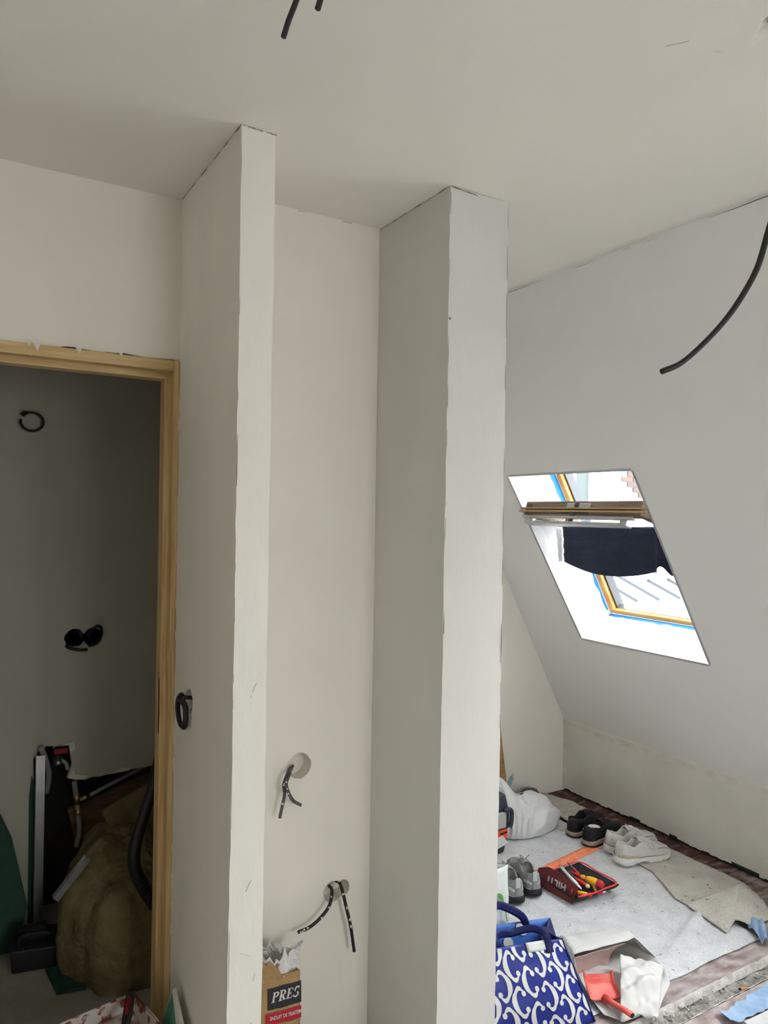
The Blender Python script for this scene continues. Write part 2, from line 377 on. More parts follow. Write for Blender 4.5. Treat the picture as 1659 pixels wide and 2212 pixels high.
# ------------------------------------------------------------------ door frame
d1 = thing('door_1', (.23, YD+.03, 0), 'raw pine door frame around the dark bathroom doorway', None, kind='structure')
def jamb_profile(sgn, xo):      # cross-section in x,y; xo the wall side
    s = sgn
    return [(xo, YD-.014), (xo-.018*s, YD-.014), (xo-.018*s, YD+.030), (xo-.034*s, YD+.030), (xo-.034*s, YD+.082), (xo, YD+.082)]
J = jamb_profile(1, W1A-.0005)
MB().prism([(x, y, 0 if y > YD else 0) for x, y in J], (0, 0, 2.103)).build('jamb', 'pine', d1, bevel=.0012, seg=1)
J2 = jamb_profile(-1, -.20)
MB().prism([(x, y, 0) for x, y in J2], (0, 0, 2.103)).build('jamb', 'pine', d1, bevel=.0012, seg=1)
hp = [(YD-.012, 2.1025), (YD-.012, 2.070), (YD+.030, 2.070), (YD+.030, 2.050), (YD+.082, 2.050), (YD+.082, 2.1025)]
MB().prism([(-.182, y, z) for y, z in hp], (.182+W1A-.019, 0, 0)).build('head', 'pine_h', d1, bevel=.0012, seg=1)
MB().box((W1A-.0345, YD+.034, .955), (W1A-.033, YD+.046, 1.125)).build('strike_slot', 'dark_metal', d1)
MB().box((W1A-.0187, YD-.002, 1.06), (W1A-.0175, YD+.012, 1.13)).build('strike_plate', 'galvanised', d1)
for z in (.42, .78, 1.34, 1.72):
    MB().lathe([(.0022, 0), (.0022, .0008)], (W1A-.0338, YD+.055+jit(.01), z+jit(.05)), (-1, 0, 0), 8).build('nail_hole', 'hole_dark', d1)
# smeared plaster and the gap over the head
for (x, dz, w, hh) in ((.205, 0, .006, .012), (.225, 0, .010, .022), (.335, 0, .009, .016), (.45, 0, .006, .010), (.10, 0, .02, .008)):
    MB().prism([(x-w, YD-.0135, 2.106), (x+w, YD-.0135, 2.106), (x+w*.5, YD-.0135, 2.106-hh*.6), (x+w*.3, YD-.0135, 2.106-hh), (x-w*.2, YD-.0135, 2.106-hh*.7)], (0, .0014, 0)).build('plaster_smear', 'paint_fleck', d1)
g = []
for k in range(30):
    x = .29+(.624-.29)*k/29; g.append((x, YD-.0008, 2.1035))
g2 = [(p[0], p[1], 2.1035+max(.0008, .0042*(.5+fbm((p[0]*14, 1, 2))))) for p in reversed(g)]
MB().prism(g+g2, (0, .0007, 0)).build('gap', 'hole_dark', d1)
for k in range(22):
    z = .25+1.8*k/22+jit(.03); l = random.uniform(.02, .06); w = random.uniform(.0012, .0032); y_ = YD-.0144
    MB().prism([(W1A, y_, z), (W1A-w, y_, z+l*.2), (W1A-w*.6, y_, z+l*.55), (W1A-w*1.1, y_, z+l*.75), (W1A, y_, z+l)], (0, .0008, 0)).build('plaster_smear', 'paint_fleck', d1)

# ------------------------------------------------------------------ roof windows
mat('glass', (1, 1, 1), .02, trans=1, spec=.5)
mat('window_seal', (.05, .055, .06), .6)
mat('white_liner', (.80, .81, .82), .7)
OFF = .25
def roof_window(idx, w, seen):
    wb0, wb1, wt0, wt1 = w
    o = thing('window_%d' % (idx+1), sp((wb0+wb1)/2, S0, .2), ['centre-pivot roof window with pine frame, tilted open', 'roof window beside the camera, out of the frame', 'roof window behind the camera, out of the frame'][idx], None, kind='structure')
    f0, f1 = wb0+.004, wb1-.004; ft0, ft1 = (wb0+.03, wb1+.03) if seen else (wt0, wt1)
    def quad(name, a, b, c, d, th, m):   # slab of wall lining
        MB().prism([a, b, c, d], th).build(name, m, o, fix=True)
    quad('reveal', sp(wb0, S0), sp(wb0, S0, OFF), sp(ft0, S1, OFF), sp(wt0, S1), Vector((0, .012, 0)), 'reveal_white')
    quad('reveal', sp(wb1, S0), sp(wb1, S0, OFF), sp(ft1, S1, OFF), sp(wt1, S1), Vector((0, -.012, 0)), 'reveal_white')
    quad('sill_reveal', sp(wb0, S0), sp(wb1, S0), sp(wb1, S0, OFF), sp(wb0, S0, OFF), -U*.012, 'reveal_white')
    quad('reveal', sp(wt0, S1), sp(wt1, S1), sp(ft1, S1, OFF), sp(ft0, S1, OFF), U*.012, 'reveal_white')
    # fixed frame: four timber rails
    fw = .034
    A_, B_, C_, D_ = [lambda off, i=i: None for i in range(4)]
    def P(side, s, ins, off):            # side 0 far, 1 near
        t = (s-S0)/(S1-S0); y = (f0+(ft0-f0)*t - ins) if side == 0 else (f1+(ft1-f1)*t + ins)
        return sp(y, s, off)
    for side in (0, 1):
        MB().hexa([P(side, S0+.001, 0, OFF), P(side, S0+.001, fw, OFF), P(side, S1-.001, fw, OFF), P(side, S1-.001, 0, OFF),
                   P(side, S0+.001, 0, OFF+.055), P(side, S0+.001, fw, OFF+.055), P(side, S1-.001, fw, OFF+.055), P(side, S1-.001, 0, OFF+.055)]).build('frame_rail', 'window_wood', o, bevel=.003)
        MB().hexa([P(side, S0+.02, fw*.98, OFF+.02), P(side, S0+.02, fw+.012, OFF+.02), P(side, S1-.02, fw+.012, OFF+.02), P(side, S1-.02, fw*.98, OFF+.02),
                   P(side, S0+.02, fw*.98, OFF+.07), P(side, S0+.02, fw+.012, OFF+.07), P(side, S1-.02, fw+.012, OFF+.07), P(side, S1-.02, fw*.98, OFF+.07)]).build('seal', 'window_seal', o) if side == 0 else None
    for (sa, sb) in ((S0, S0+.026), (S1-.03, S1)):
        MB().hexa([P(0, sa, fw, OFF), P(1, sa, fw, OFF), P(1, sb, fw, OFF), P(0, sb, fw, OFF), P(0, sa, fw, OFF+.055), P(1, sa, fw, OFF+.055), P(1, sb, fw, OFF+.055), P(0, sb, fw, OFF+.055)]).build('frame_rail', 'window_wood', o, bevel=.003)
    if seen:
        # blue masking tape left along the frame, ragged on its outer side
        pts = []; out = []
        for k in range(41):
            t = k/40; s = S0+.004+(S1-S0-.01)*t; y = f0+(ft0-f0)*t
            pts.append(sp(y-.0015+.0, s, OFF-.001)); wd = .020+.012*t+.008*fbm((s*16, 2, 1)) - (.016 if .28 < t < .36 else 0)
            yy = wb0+(wt0-wb0)*t*((OFF-wd)*0+1); frac = (OFF-wd)/OFF
            y_at = (wb0+(wt0-wb0)*t)*(1-frac) + (f0+(ft0-f0)*t)*frac
            out.append(sp(y_at-.0022, s, OFF-wd))
        MB().prism(pts+out[::-1], Vector((0, .0009, 0))).build('masking_tape', 'tape_blue', o, fix=True)
        pts = []; out = []
        for k in range(41):
            y = f0-.004-(f0-f1-.008)*k/40
            pts.append(sp(y, S0+.0015, OFF-.001)); out.append(sp(y, S0+.0015, OFF-.024-.008*fbm((y*18, 5, 1))))
        MB().prism(pts+out[::-1], U*-.0009).build('masking_tape', 'tape_blue', o, fix=True)
        MB().hexa([sp(f0-fw, S0+.027, OFF+.02), sp(f1+fw, S0+.027, OFF+.02), sp(f1+fw, S0+.031, OFF+.05), sp(f0-fw, S0+.031, OFF+.05),
                   sp(f0-fw, S0+.029, OFF+.02), sp(f1+fw, S0+.029, OFF+.02), sp(f1+fw, S0+.035, OFF+.05), sp(f0-fw, S0+.035, OFF+.05)]).build('flashing', 'galvanised', o)
    else:
        MB().hexa([P(0, S0+.03, fw, OFF+.03), P(1, S0+.03, fw, OFF+.03), P(1, S1-.03, fw, OFF+.03), P(0, S1-.03, fw, OFF+.03),
                   P(0, S0+.03, fw, OFF+.036), P(1, S0+.03, fw, OFF+.036), P(1, S1-.03, fw, OFF+.036), P(0, S1-.03, fw, OFF+.036)]) if False else None
    return o
win1 = roof_window(0, WINS[0], True)
for i in (1, 2): roof_window(i, WINS[i], False)
w4 = thing('window_4', ((RW[0]+RW[1])/2, YB-.05, RW[2]), 'added unseen white window that brightens the room from behind the camera', None, kind='structure')  # unseen window, added to throw light on the partition fronts
for (x0, x1, z0, z1) in ((RW[0], RW[0]+.05, RW[2], RW[3]), (RW[1]-.05, RW[1], RW[2], RW[3]), ((RW[0]+RW[1])/2-.05, (RW[0]+RW[1])/2+.05, RW[2], RW[3]), (RW[0], RW[1], RW[2], RW[2]+.05), (RW[0], RW[1], RW[3]-.05, RW[3])):
    MB().box((x0, YB-.06, z0), (x1, YB-.01, z1)).build('frame_rail', 'white_liner', w4)
# the tilted sash of window 1: local frame with e1 along the sash (room side -> outside), e2 across (far -> near), e3 up
PV = Vector((2.94, 2.50, 1.555)); E1 = Vector((.955, 0, -.298)).normalized(); E2 = Vector((0, -1, 0)); E3 = E1.cross(E2)*-1
if E3.z < 0: E3 = -E3
YM = 2.530
def sq(a, b, c): return Vector((PV.x, YM, PV.z)) + E1*a + E2*b + E3*c
def sbox(a0, a1, b0, b1, c0, c1):
    return MB().hexa([sq(a0,b0,c0), sq(a1,b0,c0), sq(a1,b1,c0), sq(a0,b1,c0), sq(a0,b0,c1), sq(a1,b0,c1), sq(a1,b1,c1), sq(a0,b1,c1)])
sash = bpy.data.objects.new('sash', None); col.objects.link(sash); sash.parent = win1
sash.matrix_basis = Matrix.Translation(sq(0, 0, 0) - win1.matrix_basis.translation); sash['label'] = 'pivoted sash tilted level with its dark blue blind'
def spart(mb, name, m, bevel=.002):
    mb.v = [v - sq(0, 0, 0) for v in mb.v]
    return mb.build(name, m, sash, local=True, bevel=bevel)
HW = .365
spart(sbox(-.400, -.345, -HW, HW, -.020, .045), 'top_rail', 'sash_wood')
spart(sbox(-.412, -.398, -HW-.028, HW+.03, .004, .010), 'rail_lip', 'sash_edge', .001)
spart(sbox(-.412, -.392, -HW-.032, HW+.03, -.012, -.004), 'rail_lip', 'sash_edge', .001)
spart(sbox(-.40, -.30, -HW, -HW+.05, -.022, .035), 'side_rail', 'sash_wood')
spart(sbox(-.345, .42, -HW, -HW+.045, -.015, .03), 'side_rail', 'sash_wood')
spart(sbox(-.345, .42, HW-.045, HW, -.015, .03), 'side_rail', 'sash_wood')
spart(sbox(.40, .45, -HW, HW, -.015, .03), 'bottom_rail', 'sash_wood')
spart(sbox(-.345, .40, -HW+.045, HW-.045, .004, .010), 'pane', 'glass', 0)
spart(sbox(-.418, -.400, -HW+.01, HW-.02, -.046, -.034), 'flap_bar', 'aluminium')
spart(sbox(-.414, -.375, -HW+.035, HW-.05, -.074, -.069), 'handle_bar', 'galvanised')
spart(sbox(-.417, -.411, -HW+.035, HW-.05, -.074, -.060), 'handle_bar', 'galvanised')
for b in (-.30, -.05, .28):
    spart(sbox(-.405, -.385, b-.012, b+.012, -.070, -.030), 'bracket', 'aluminium')
spart(sbox(-.405, -.398, -.075, .075, .012, .034), 'latch_plate', 'aluminium')
spart(sbox(-.409, -.403, -.02, .005, .008, .036), 'latch_catch', 'dark_metal')
spart(sbox(-.408, -.398, -.085, .07, -.022, -.013), 'latch_plate', 'dark_metal')
spart(sbox(-.412, -.400, -.03, -.012, -.060, -.013), 'latch_arm', 'dark_metal')
# navy blind hanging slack below the pane
def blind(u, v):                     # u across (far to near), v down
    y = 2.835-.715*u; x = 2.765+.030*math.sin(math.pi*u)*v+.012*math.sin(7*u+2*v)*v - .05*u + .006*fbm((u*5, v*4, 0))
    z0 = PV.z + (PV.x-x)*.312 - .018
    zb = 1.412-.050*math.sin(math.pi*min(1, u/.86))**.8 + (.0 if u < .86 else .02*math.sin((u-.86)*40))
    return Vector((x + (.02*math.sin(u*20)*v if u > .86 else 0), y, z0+(zb-z0)*v))
m = MB().sheet(blind, 60, 30, .002)
def bside(u, v):
    p = blind(0, v); return p + Vector((.055*u, .012*u, -.004*u))
m.v = [v - sq(0, 0, 0) for v in m.v]
bl = m.build('blind', 'navy', sash, smooth=True, local=True); bl['label'] = 'dark navy blind hanging slack below the sash'
m = MB().sheet(lambda u, v: blind(0, v) + Vector((-.004-.03*u, .004+.010*u*(1-v), -.002)), 5, 16, .0015); m.v = [v - sq(0, 0, 0) for v in m.v]
m.build('blind_edge', 'white_liner', sash, smooth=True, local=True)
# ------------------------------------------------------------------ floorboards, trench
def board_mat():
    m = mat('floorboard', (.072, .030, .022), .65, bump=.15, bscale=40, spec=.3)
    nt = m.node_tree; b = nt.nodes['Principled BSDF']
    geo = nt.nodes.new('ShaderNodeNewGeometry'); sep = nt.nodes.new('ShaderNodeSeparateXYZ'); nt.links.new(geo.outputs['Position'], sep.inputs[0])
    def noise_(scale, stretch):
        mp = nt.nodes.new('ShaderNodeMapping'); mp.inputs['Scale'].default_value = stretch
        n = nt.nodes.new('ShaderNodeTexNoise'); n.inputs['Scale'].default_value = scale; n.inputs['Detail'].default_value = 6
        nt.links.new(geo.outputs['Position'], mp.inputs[0]); nt.links.new(mp.outputs[0], n.inputs['Vector']); return n
    grain = noise_(10, (1, 8, 8)); dust = noise_(9, (1.5, 3, 1))
    mr = nt.nodes.new('ShaderNodeMapRange'); mr.inputs['From Min'].default_value = 2.35; mr.inputs['From Max'].default_value = 1.75
    mr.inputs['To Min'].default_value = -.22; mr.inputs['To Max'].default_value = .10       # plaster dust lies thicker by the trench where work goes on
    nt.links.new(sep.outputs['Y'], mr.inputs['Value'])
    add = nt.nodes.new('ShaderNodeMath'); add.operation = 'ADD'; nt.links.new(dust.outputs['Fac'], add.inputs[0]); nt.links.new(mr.outputs[0], add.inputs[1])
    rp = nt.nodes.new('ShaderNodeValToRGB'); rp.color_ramp.elements[0].position = .30; rp.color_ramp.elements[1].position = .74
    nt.links.new(add.outputs[0], rp.inputs[0])
    g2 = nt.nodes.new('ShaderNodeValToRGB'); g2.color_ramp.elements[0].color = (.045, .022, .018, 1); g2.color_ramp.elements[1].color = (.12, .050, .036, 1)
    g2.color_ramp.elements[0].position = .35; g2.color_ramp.elements[1].position = .65
    nt.links.new(grain.outputs['Fac'], g2.inputs[0])
    mx = nt.nodes.new('ShaderNodeMixRGB'); nt.links.new(rp.outputs[0], mx.inputs[0]); nt.links.new(g2.outputs[0], mx.inputs[1]); mx.inputs[2].default_value = (.46, .40, .39, 1)
    nt.links.new(mx.outputs[0], b.inputs['Base Color'])
board_mat()
mat('concrete', (.40, .39, .36), .95, color2=(.20, .19, .17), vscale=30, bump=.5, bscale=120)
mat('mortar', (.58, .56, .53), .95, color2=(.40, .37, .34), vscale=40, bump=.4, bscale=90)
mat('stone_a', (.55, .52, .46), .9, var=.2, vscale=60)
BX0, BX1 = W2B+.002, KX+.012
y = TY1; k = 0
while y < YE-.01:
    w = min(.097, YE+.04-y)
    cut = BX0+.5+(k*.37) % .8
    for (a, b) in ((BX0, cut-.0012), (cut+.0012, BX1)):
        dz = jit(.0012)
        MB().box((a, y+.0015, -.024), (b, y+w-.0015, dz-.001)).build('floorboard', 'floorboard', floor, bevel=.0012, seg=1)
    y += w; k += 1
y = TY0
for k in range(3):
    MB().box((BX0, y-.0955, -.024), (BX1, y-.0015, -.001+jit(.001))).build('floorboard', 'floorboard', floor, bevel=.0012, seg=1)
    y -= .097
def bed(u, v):
    x = BX0+(BX1-BX0)*u; yy = TY0-.02+(TY1-TY0+.04)*v
    return Vector((x, yy, -.026+.010*fbm((x*14, yy*14, 1), 1, 4)+.014*abs(2*v-1)**3))
MB().grid(bed, 220, 18).build('concrete_bed', 'concrete', floor, origin=False, smooth=False)
MB().box((BX0, 1.2, -.08), (BX1, YE, -.045)).build('sub_floor', 'concrete', floor, origin=False)
for (yy, sg_) in ((TY1, 1), (TY0, -1)):                     # crumbled mortar lips of the trench
    m = MB(); nn = 150
    def lip(u, v, yy=yy, sg_=sg_):
        x = BX0+(BX1-BX0)*u
        wob = .008*fbm((x*9, yy*3, 0), 1, 3)
        return Vector((x, yy + sg_*(.004-.016*v) + wob*(.4+.6*v), .0015 - .022*v*v + .003*fbm((x*40, v*3, yy))))
    m.grid(lip, nn, 6).build('mortar_lip', 'mortar', floor, origin=False, smooth=False)
rub = MB()
def pebble(mb, c, r):
    bm = bmesh.new(); bmesh.ops.create_icosphere(bm, subdivisions=1, radius=1)
    s = [r*random.uniform(.6, 1.2) for _ in range(3)]; ro = Matrix.Rotation(random.random()*6, 3, Vector((jit(1), jit(1), 1)).normalized())
    vs = [Vector(c) + ro @ Vector((v.co.x*s[0]*(1+jit(.2)), v.co.y*s[1]*(1+jit(.2)), v.co.z*s[2]*.7)) for v in bm.verts]
    mb.add(vs, [[v.index for v in f.verts] for f in bm.faces]); bm.free()
for k in range(420):
    x = random.uniform(1.75, 3.1); pebble(rub, (x, random.uniform(TY0+.006, TY1-.004), -.022+random.random()*.008), random.choice((.002, .002, .003, .003, .005)))
tag(rub.build('rubble', 'mortar', floor, origin=False), kind='stuff')
for (x, yy, r) in ((2.585, 1.628, .009), (2.60, 1.60, .010), (2.625, 1.652, .007), (2.30, 1.62, .006), (2.12, 1.63, .010), (2.18, 1.648, .008)):
    m = MB(); pebble(m, (x, yy, -.012), r)
    m.build('stone', 'stone_a', floor, smooth=False)
mat('cig', rgb(226, 140, 60), .7)
cg = thing('cigarette_end', (2.466, 1.603, -.022), 'orange cigarette end lying in the rubble of the trench', 'cigarette')
MB().tube([(2.455, 1.606, -.013), (2.478, 1.600, -.013)], .0038, 10).build('filter', 'cig', cg)
MB().tube([(2.447, 1.608, -.0135), (2.455, 1.606, -.013)], .0037, 10).build('stub', 'hole_dark', cg)

# ------------------------------------------------------------------ felt sheets, tape, papers
def speckle(name, c1, c2, dark, scale=14):
    m = mat(name, c1, .95, bump=.35, bscale=220, spec=.05)
    nt = m.node_tree; b = nt.nodes['Principled BSDF']; tc = [n for n in nt.nodes if n.type == 'TEX_COORD'][0]
    def nz(s, lo, hi, ca, cb, det=5):
        n = nt.nodes.new('ShaderNodeTexNoise'); n.inputs['Scale'].default_value = s; n.inputs['Detail'].default_value = det
        nt.links.new(tc.outputs['Object'], n.inputs['Vector'])
        r = nt.nodes.new('ShaderNodeValToRGB'); r.color_ramp.elements[0].position = lo; r.color_ramp.elements[1].position = hi
        r.color_ramp.elements[0].color = (*ca, 1); r.color_ramp.elements[1].color = (*cb, 1); nt.links.new(n.outputs['Fac'], r.inputs[0]); return r
    a = nz(scale, .35, .65, c2, c1); f = nz(160, .35, .65, (.80,)*3, (1,)*3); d = nz(55, .27, .33, dark, (1, 1, 1), 2)
    p = a
    for q in (f, d):
        mx = nt.nodes.new('ShaderNodeMixRGB'); mx.blend_type = 'MULTIPLY'; mx.inputs[0].default_value = 1
        nt.links.new(p.outputs[0], mx.inputs[1]); nt.links.new(q.outputs[0], mx.inputs[2]); p = mx
    nt.links.new(p.outputs[0], b.inputs['Base Color']); return m
speckle('felt_white', (.76, .775, .80), (.66, .67, .69), (.55, .53, .5))
speckle('felt_beige', (.66, .64, .575), (.55, .53, .475), (.45, .4, .33), 9)
mat('orange_tape', rgb(236, 122, 78), .5, color2=rgb(240, 158, 120), vscale=30, spec=.3)
mat('paper_blue', rgb(158, 182, 208), .85, color2=rgb(132, 158, 190), vscale=14, spec=.1)
def seg_d(p, a, b):
    ab = b-a; t = max(0, min(1, (p-a).dot(ab)/ab.dot(ab))); return (p-(a+ab*t)).length, t
RA, RB = Vector((2.40, 1.86)), Vector((2.735, 1.975))
def felt(u, v):
    yb = 1.744+.006*fbm((u*7, 0, 3)); x = W2B+.006 + (2.90-.12*(1-v)**2-W2B-.006)*u; y = yb + (3.06-yb)*v
    d, t = seg_d(Vector((x, y)), RA, RB)
    z = .0065 + .0018*fbm((x*5, y*5, 0)) + .016*math.exp(-(d/.020)**2)*(.35+.65*t) + .004*fbm((x*2.2, y*2.2, 4))*(v*(1-v)*4)
    return Vector((x, y, max(z, .0055)))
tag(MB().sheet(felt, 110, 110, .004).build('felt_mat', 'felt_white', smooth=True, origin=True), 'large greyish-white felt dust sheet the shoes stand on', 'dust sheet')
TENT = Vector((2.985, 1.961)); TE = Vector((2.80, 1.845))
BL = [(3.27, 2.98), (3.05, 2.93), (2.818, 2.894), (2.55, 2.86), (2.306, 2.846), (2.10, 2.735), (1.97, 2.735), (1.86, 2.76), (1.80, 2.80)]
BR = [(3.27, 3.08), (3.117, 3.123), (2.744, 3.10), (2.55, 3.12), (2.339, 3.117), (2.15, 3.125), (2.03, 3.120), (1.90, 3.05), (1.80, 2.96)]
def ev(tab, y):
    for (a, xa), (b, xb) in zip(tab, tab[1:]):
        if b <= y <= a: return xa+(xb-xa)*(a-y)/(a-b)
    return tab[-1][1] if y < tab[-1][0] else tab[0][1]
def beige(u, v):
    y = 3.27+(1.80-3.27)*v; a, b = ev(BL, y), ev(BR, y); x = a+(b-a)*u
    d, t = seg_d(Vector((x, y)), TENT, TE)
    z = .0115 + .003*fbm((x*6, y*6, 2)) + (.058-.03*t)*math.exp(-(d/.05)**2)
    if y > 2.9: z += .012*max(0, math.sin((y-2.9)*9))*abs(fbm((x*7, y*7, 8)))
    if u < .12: z = max(z, .012)
    return Vector((x, y, max(z, .0095)))
bs = thing('felt_sheet', (2.95, 2.4, 0), 'beige felt strip along the low wall, its near corner turned over', 'dust sheet')
MB().sheet(beige, 26, 100, .004).build('strip', 'felt_beige', bs, smooth=True)
FA, FB, FC, FD = Vector((2.725, 2.035, .016)), Vector((2.985, 1.965, .074)), Vector((2.688, 1.822, .014)), Vector((2.795, 1.852, .030))
def flap(u, v):
    a = FA.lerp(FB, u); c = FC.lerp(FD, u); p = a.lerp(c, v)
    p.z += .012*math.sin(math.pi*u)*math.sin(math.pi*v) + .002*fbm((p.x*12, p.y*12, 0))
    return p
MB().sheet(flap, 26, 26, .004).build('turned_corner', 'felt_beige', bs, smooth=True)
tp = MB()
TA, TB = (Vector((2.327, 2.580, 0)), Vector((2.32, 2.521, 0))), (Vector((2.775, 2.656, 0)), Vector((2.835, 2.604, 0)))
def tapef(u, v):
    p = TA[0].lerp(TB[0], u).lerp(TA[1].lerp(TB[1], u), v); p.z = felt((p.x-W2B)/(2.88-W2B), (p.y-1.744)/1.316).z + .0022; return p
tag(MB().sheet(tapef, 40, 6, .001).build('tape_strip', 'orange_tape', smooth=True), 'strip of orange tape stuck across the white felt', 'tape')
def bluep(u, v):
    a = Vector((2.86, 1.90, 0)).lerp(Vector((2.93, 1.855, 0)), u); c = Vector((2.735, 1.705, 0)).lerp(Vector((2.79, 1.70, 0)), u); p = a.lerp(c, v)
    p.z = .016 + .020*abs(math.sin(5*u+6*v))*(.4+v*.6) + .012*fbm((p.x*16, p.y*16, 0)); return p
tag(MB().sheet(bluep, 20, 24, .001).build('blue_paper', 'paper_blue', smooth=False), 'crumpled pale blue paper under the turned felt corner', 'paper')
def bluep2(u, v):
    a = Vector((2.235, 1.540, 0)).lerp(Vector((2.70, 1.572, 0)), u); c = Vector((2.225, 1.490, 0)).lerp(Vector((2.70, 1.462, 0)), u); p = a.lerp(c, v)
    p.y += .010*fbm((u*14, v*2, 3)); p.z = .0035 + .006*abs(fbm((p.x*12, p.y*12, 0))) + (.018*(.08-u)/.08 if u < .08 else 0); return p
tag(MB().sheet(bluep2, 50, 10, .001).build('blue_paper', 'paper_blue', smooth=False), 'torn flat blue paper on the boards in front of the trench', 'paper')
mat('dust_board', (.60, .60, .60), .9, color2=(.50, .49, .48), vscale=10)
tag(MB().prism([(2.28, 1.478, .0015), (2.75, 1.455, .0015), (2.75, 1.36, .0015), (2.25, 1.38, .0015)], (0, 0, .006)).build('dusty_panel', 'dust_board'), 'pale dusty board offcut lying before the blue paper', 'board')
# ------------------------------------------------------------------ shoes
mat('shoe_black', (.012, .012, .014), .75, var=.3, vscale=40, spec=.3)
mat('shoe_inner', (.006, .006, .007), .9)
mat('insole_red', (.10, .012, .012), .9)
mat('sole_taupe', rgb(150, 138, 124), .7)
mat('shoe_white', (.60, .595, .575), .7, var=.06, vscale=30, spec=.25)
mat('shoe_white2', (.70, .695, .675), .6)
mat('shoe_seam', (.20, .195, .19), .8)
mat('shoe_band', rgb(176, 166, 138), .6)
mat('shoe_grey', (.27, .275, .275), .7, var=.1, vscale=40)
mat('shoe_light', (.48, .49, .49), .6)
mat('sole_black', (.028, .030, .034), .8, var=.3, vscale=50)
mat('white_cotton', (.72, .71, .74), .9, spec=.1)
def table(tab, t):
    for (a, va), (b, vb) in zip(tab, tab[1:]):
        if a <= t <= b:
            k = (t-a)/(b-a); k = k*k*(3-2*k); return va+(vb-va)*k
    return tab[-1][1]
WID = [(0, .010), (.02, .022), (.06, .031), (.14, .036), (.28, .037), (.42, .039), (.56, .044), (.70, .048), (.80, .047), (.89, .040), (.955, .027), (.99, .012), (1, .006)]
STY = {
 'black': dict(L=.300, sole=[(0, .026), (.3, .028), (.7, .022), (1, .020)], top=[(0, .083), (.05, .094), (.14, .086), (.27, .076), (.38, .088), (.48, .094), (.60, .080), (.72, .066), (.85, .058), (.95, .046), (1, .024)], lift=[(0, .004), (.1, 0), (.75, 0), (1, .014)]),
 'white': dict(L=.305, sole=[(0, .040), (.2, .036), (.45, .028), (.7, .030), (1, .028)], top=[(0, .094), (.05, .106), (.14, .094), (.27, .080), (.38, .098), (.48, .104), (.60, .088), (.72, .073), (.85, .066), (.95, .052), (1, .030)], lift=[(0, .012), (.08, .002), (.22, 0), (.36, .012), (.43, .013), (.52, .002), (.72, 0), (.80, .005), (.88, .005), (1, .020)]),
 'grey': dict(L=.290, sole=[(0, .036), (.3, .034), (.7, .028), (1, .026)], top=[(0, .088), (.05, .100), (.14, .088), (.27, .078), (.38, .092), (.48, .098), (.60, .082), (.72, .070), (.85, .060), (.95, .050), (1, .030)], lift=[(0, .008), (.08, 0), (.75, 0), (1, .014)]),
}
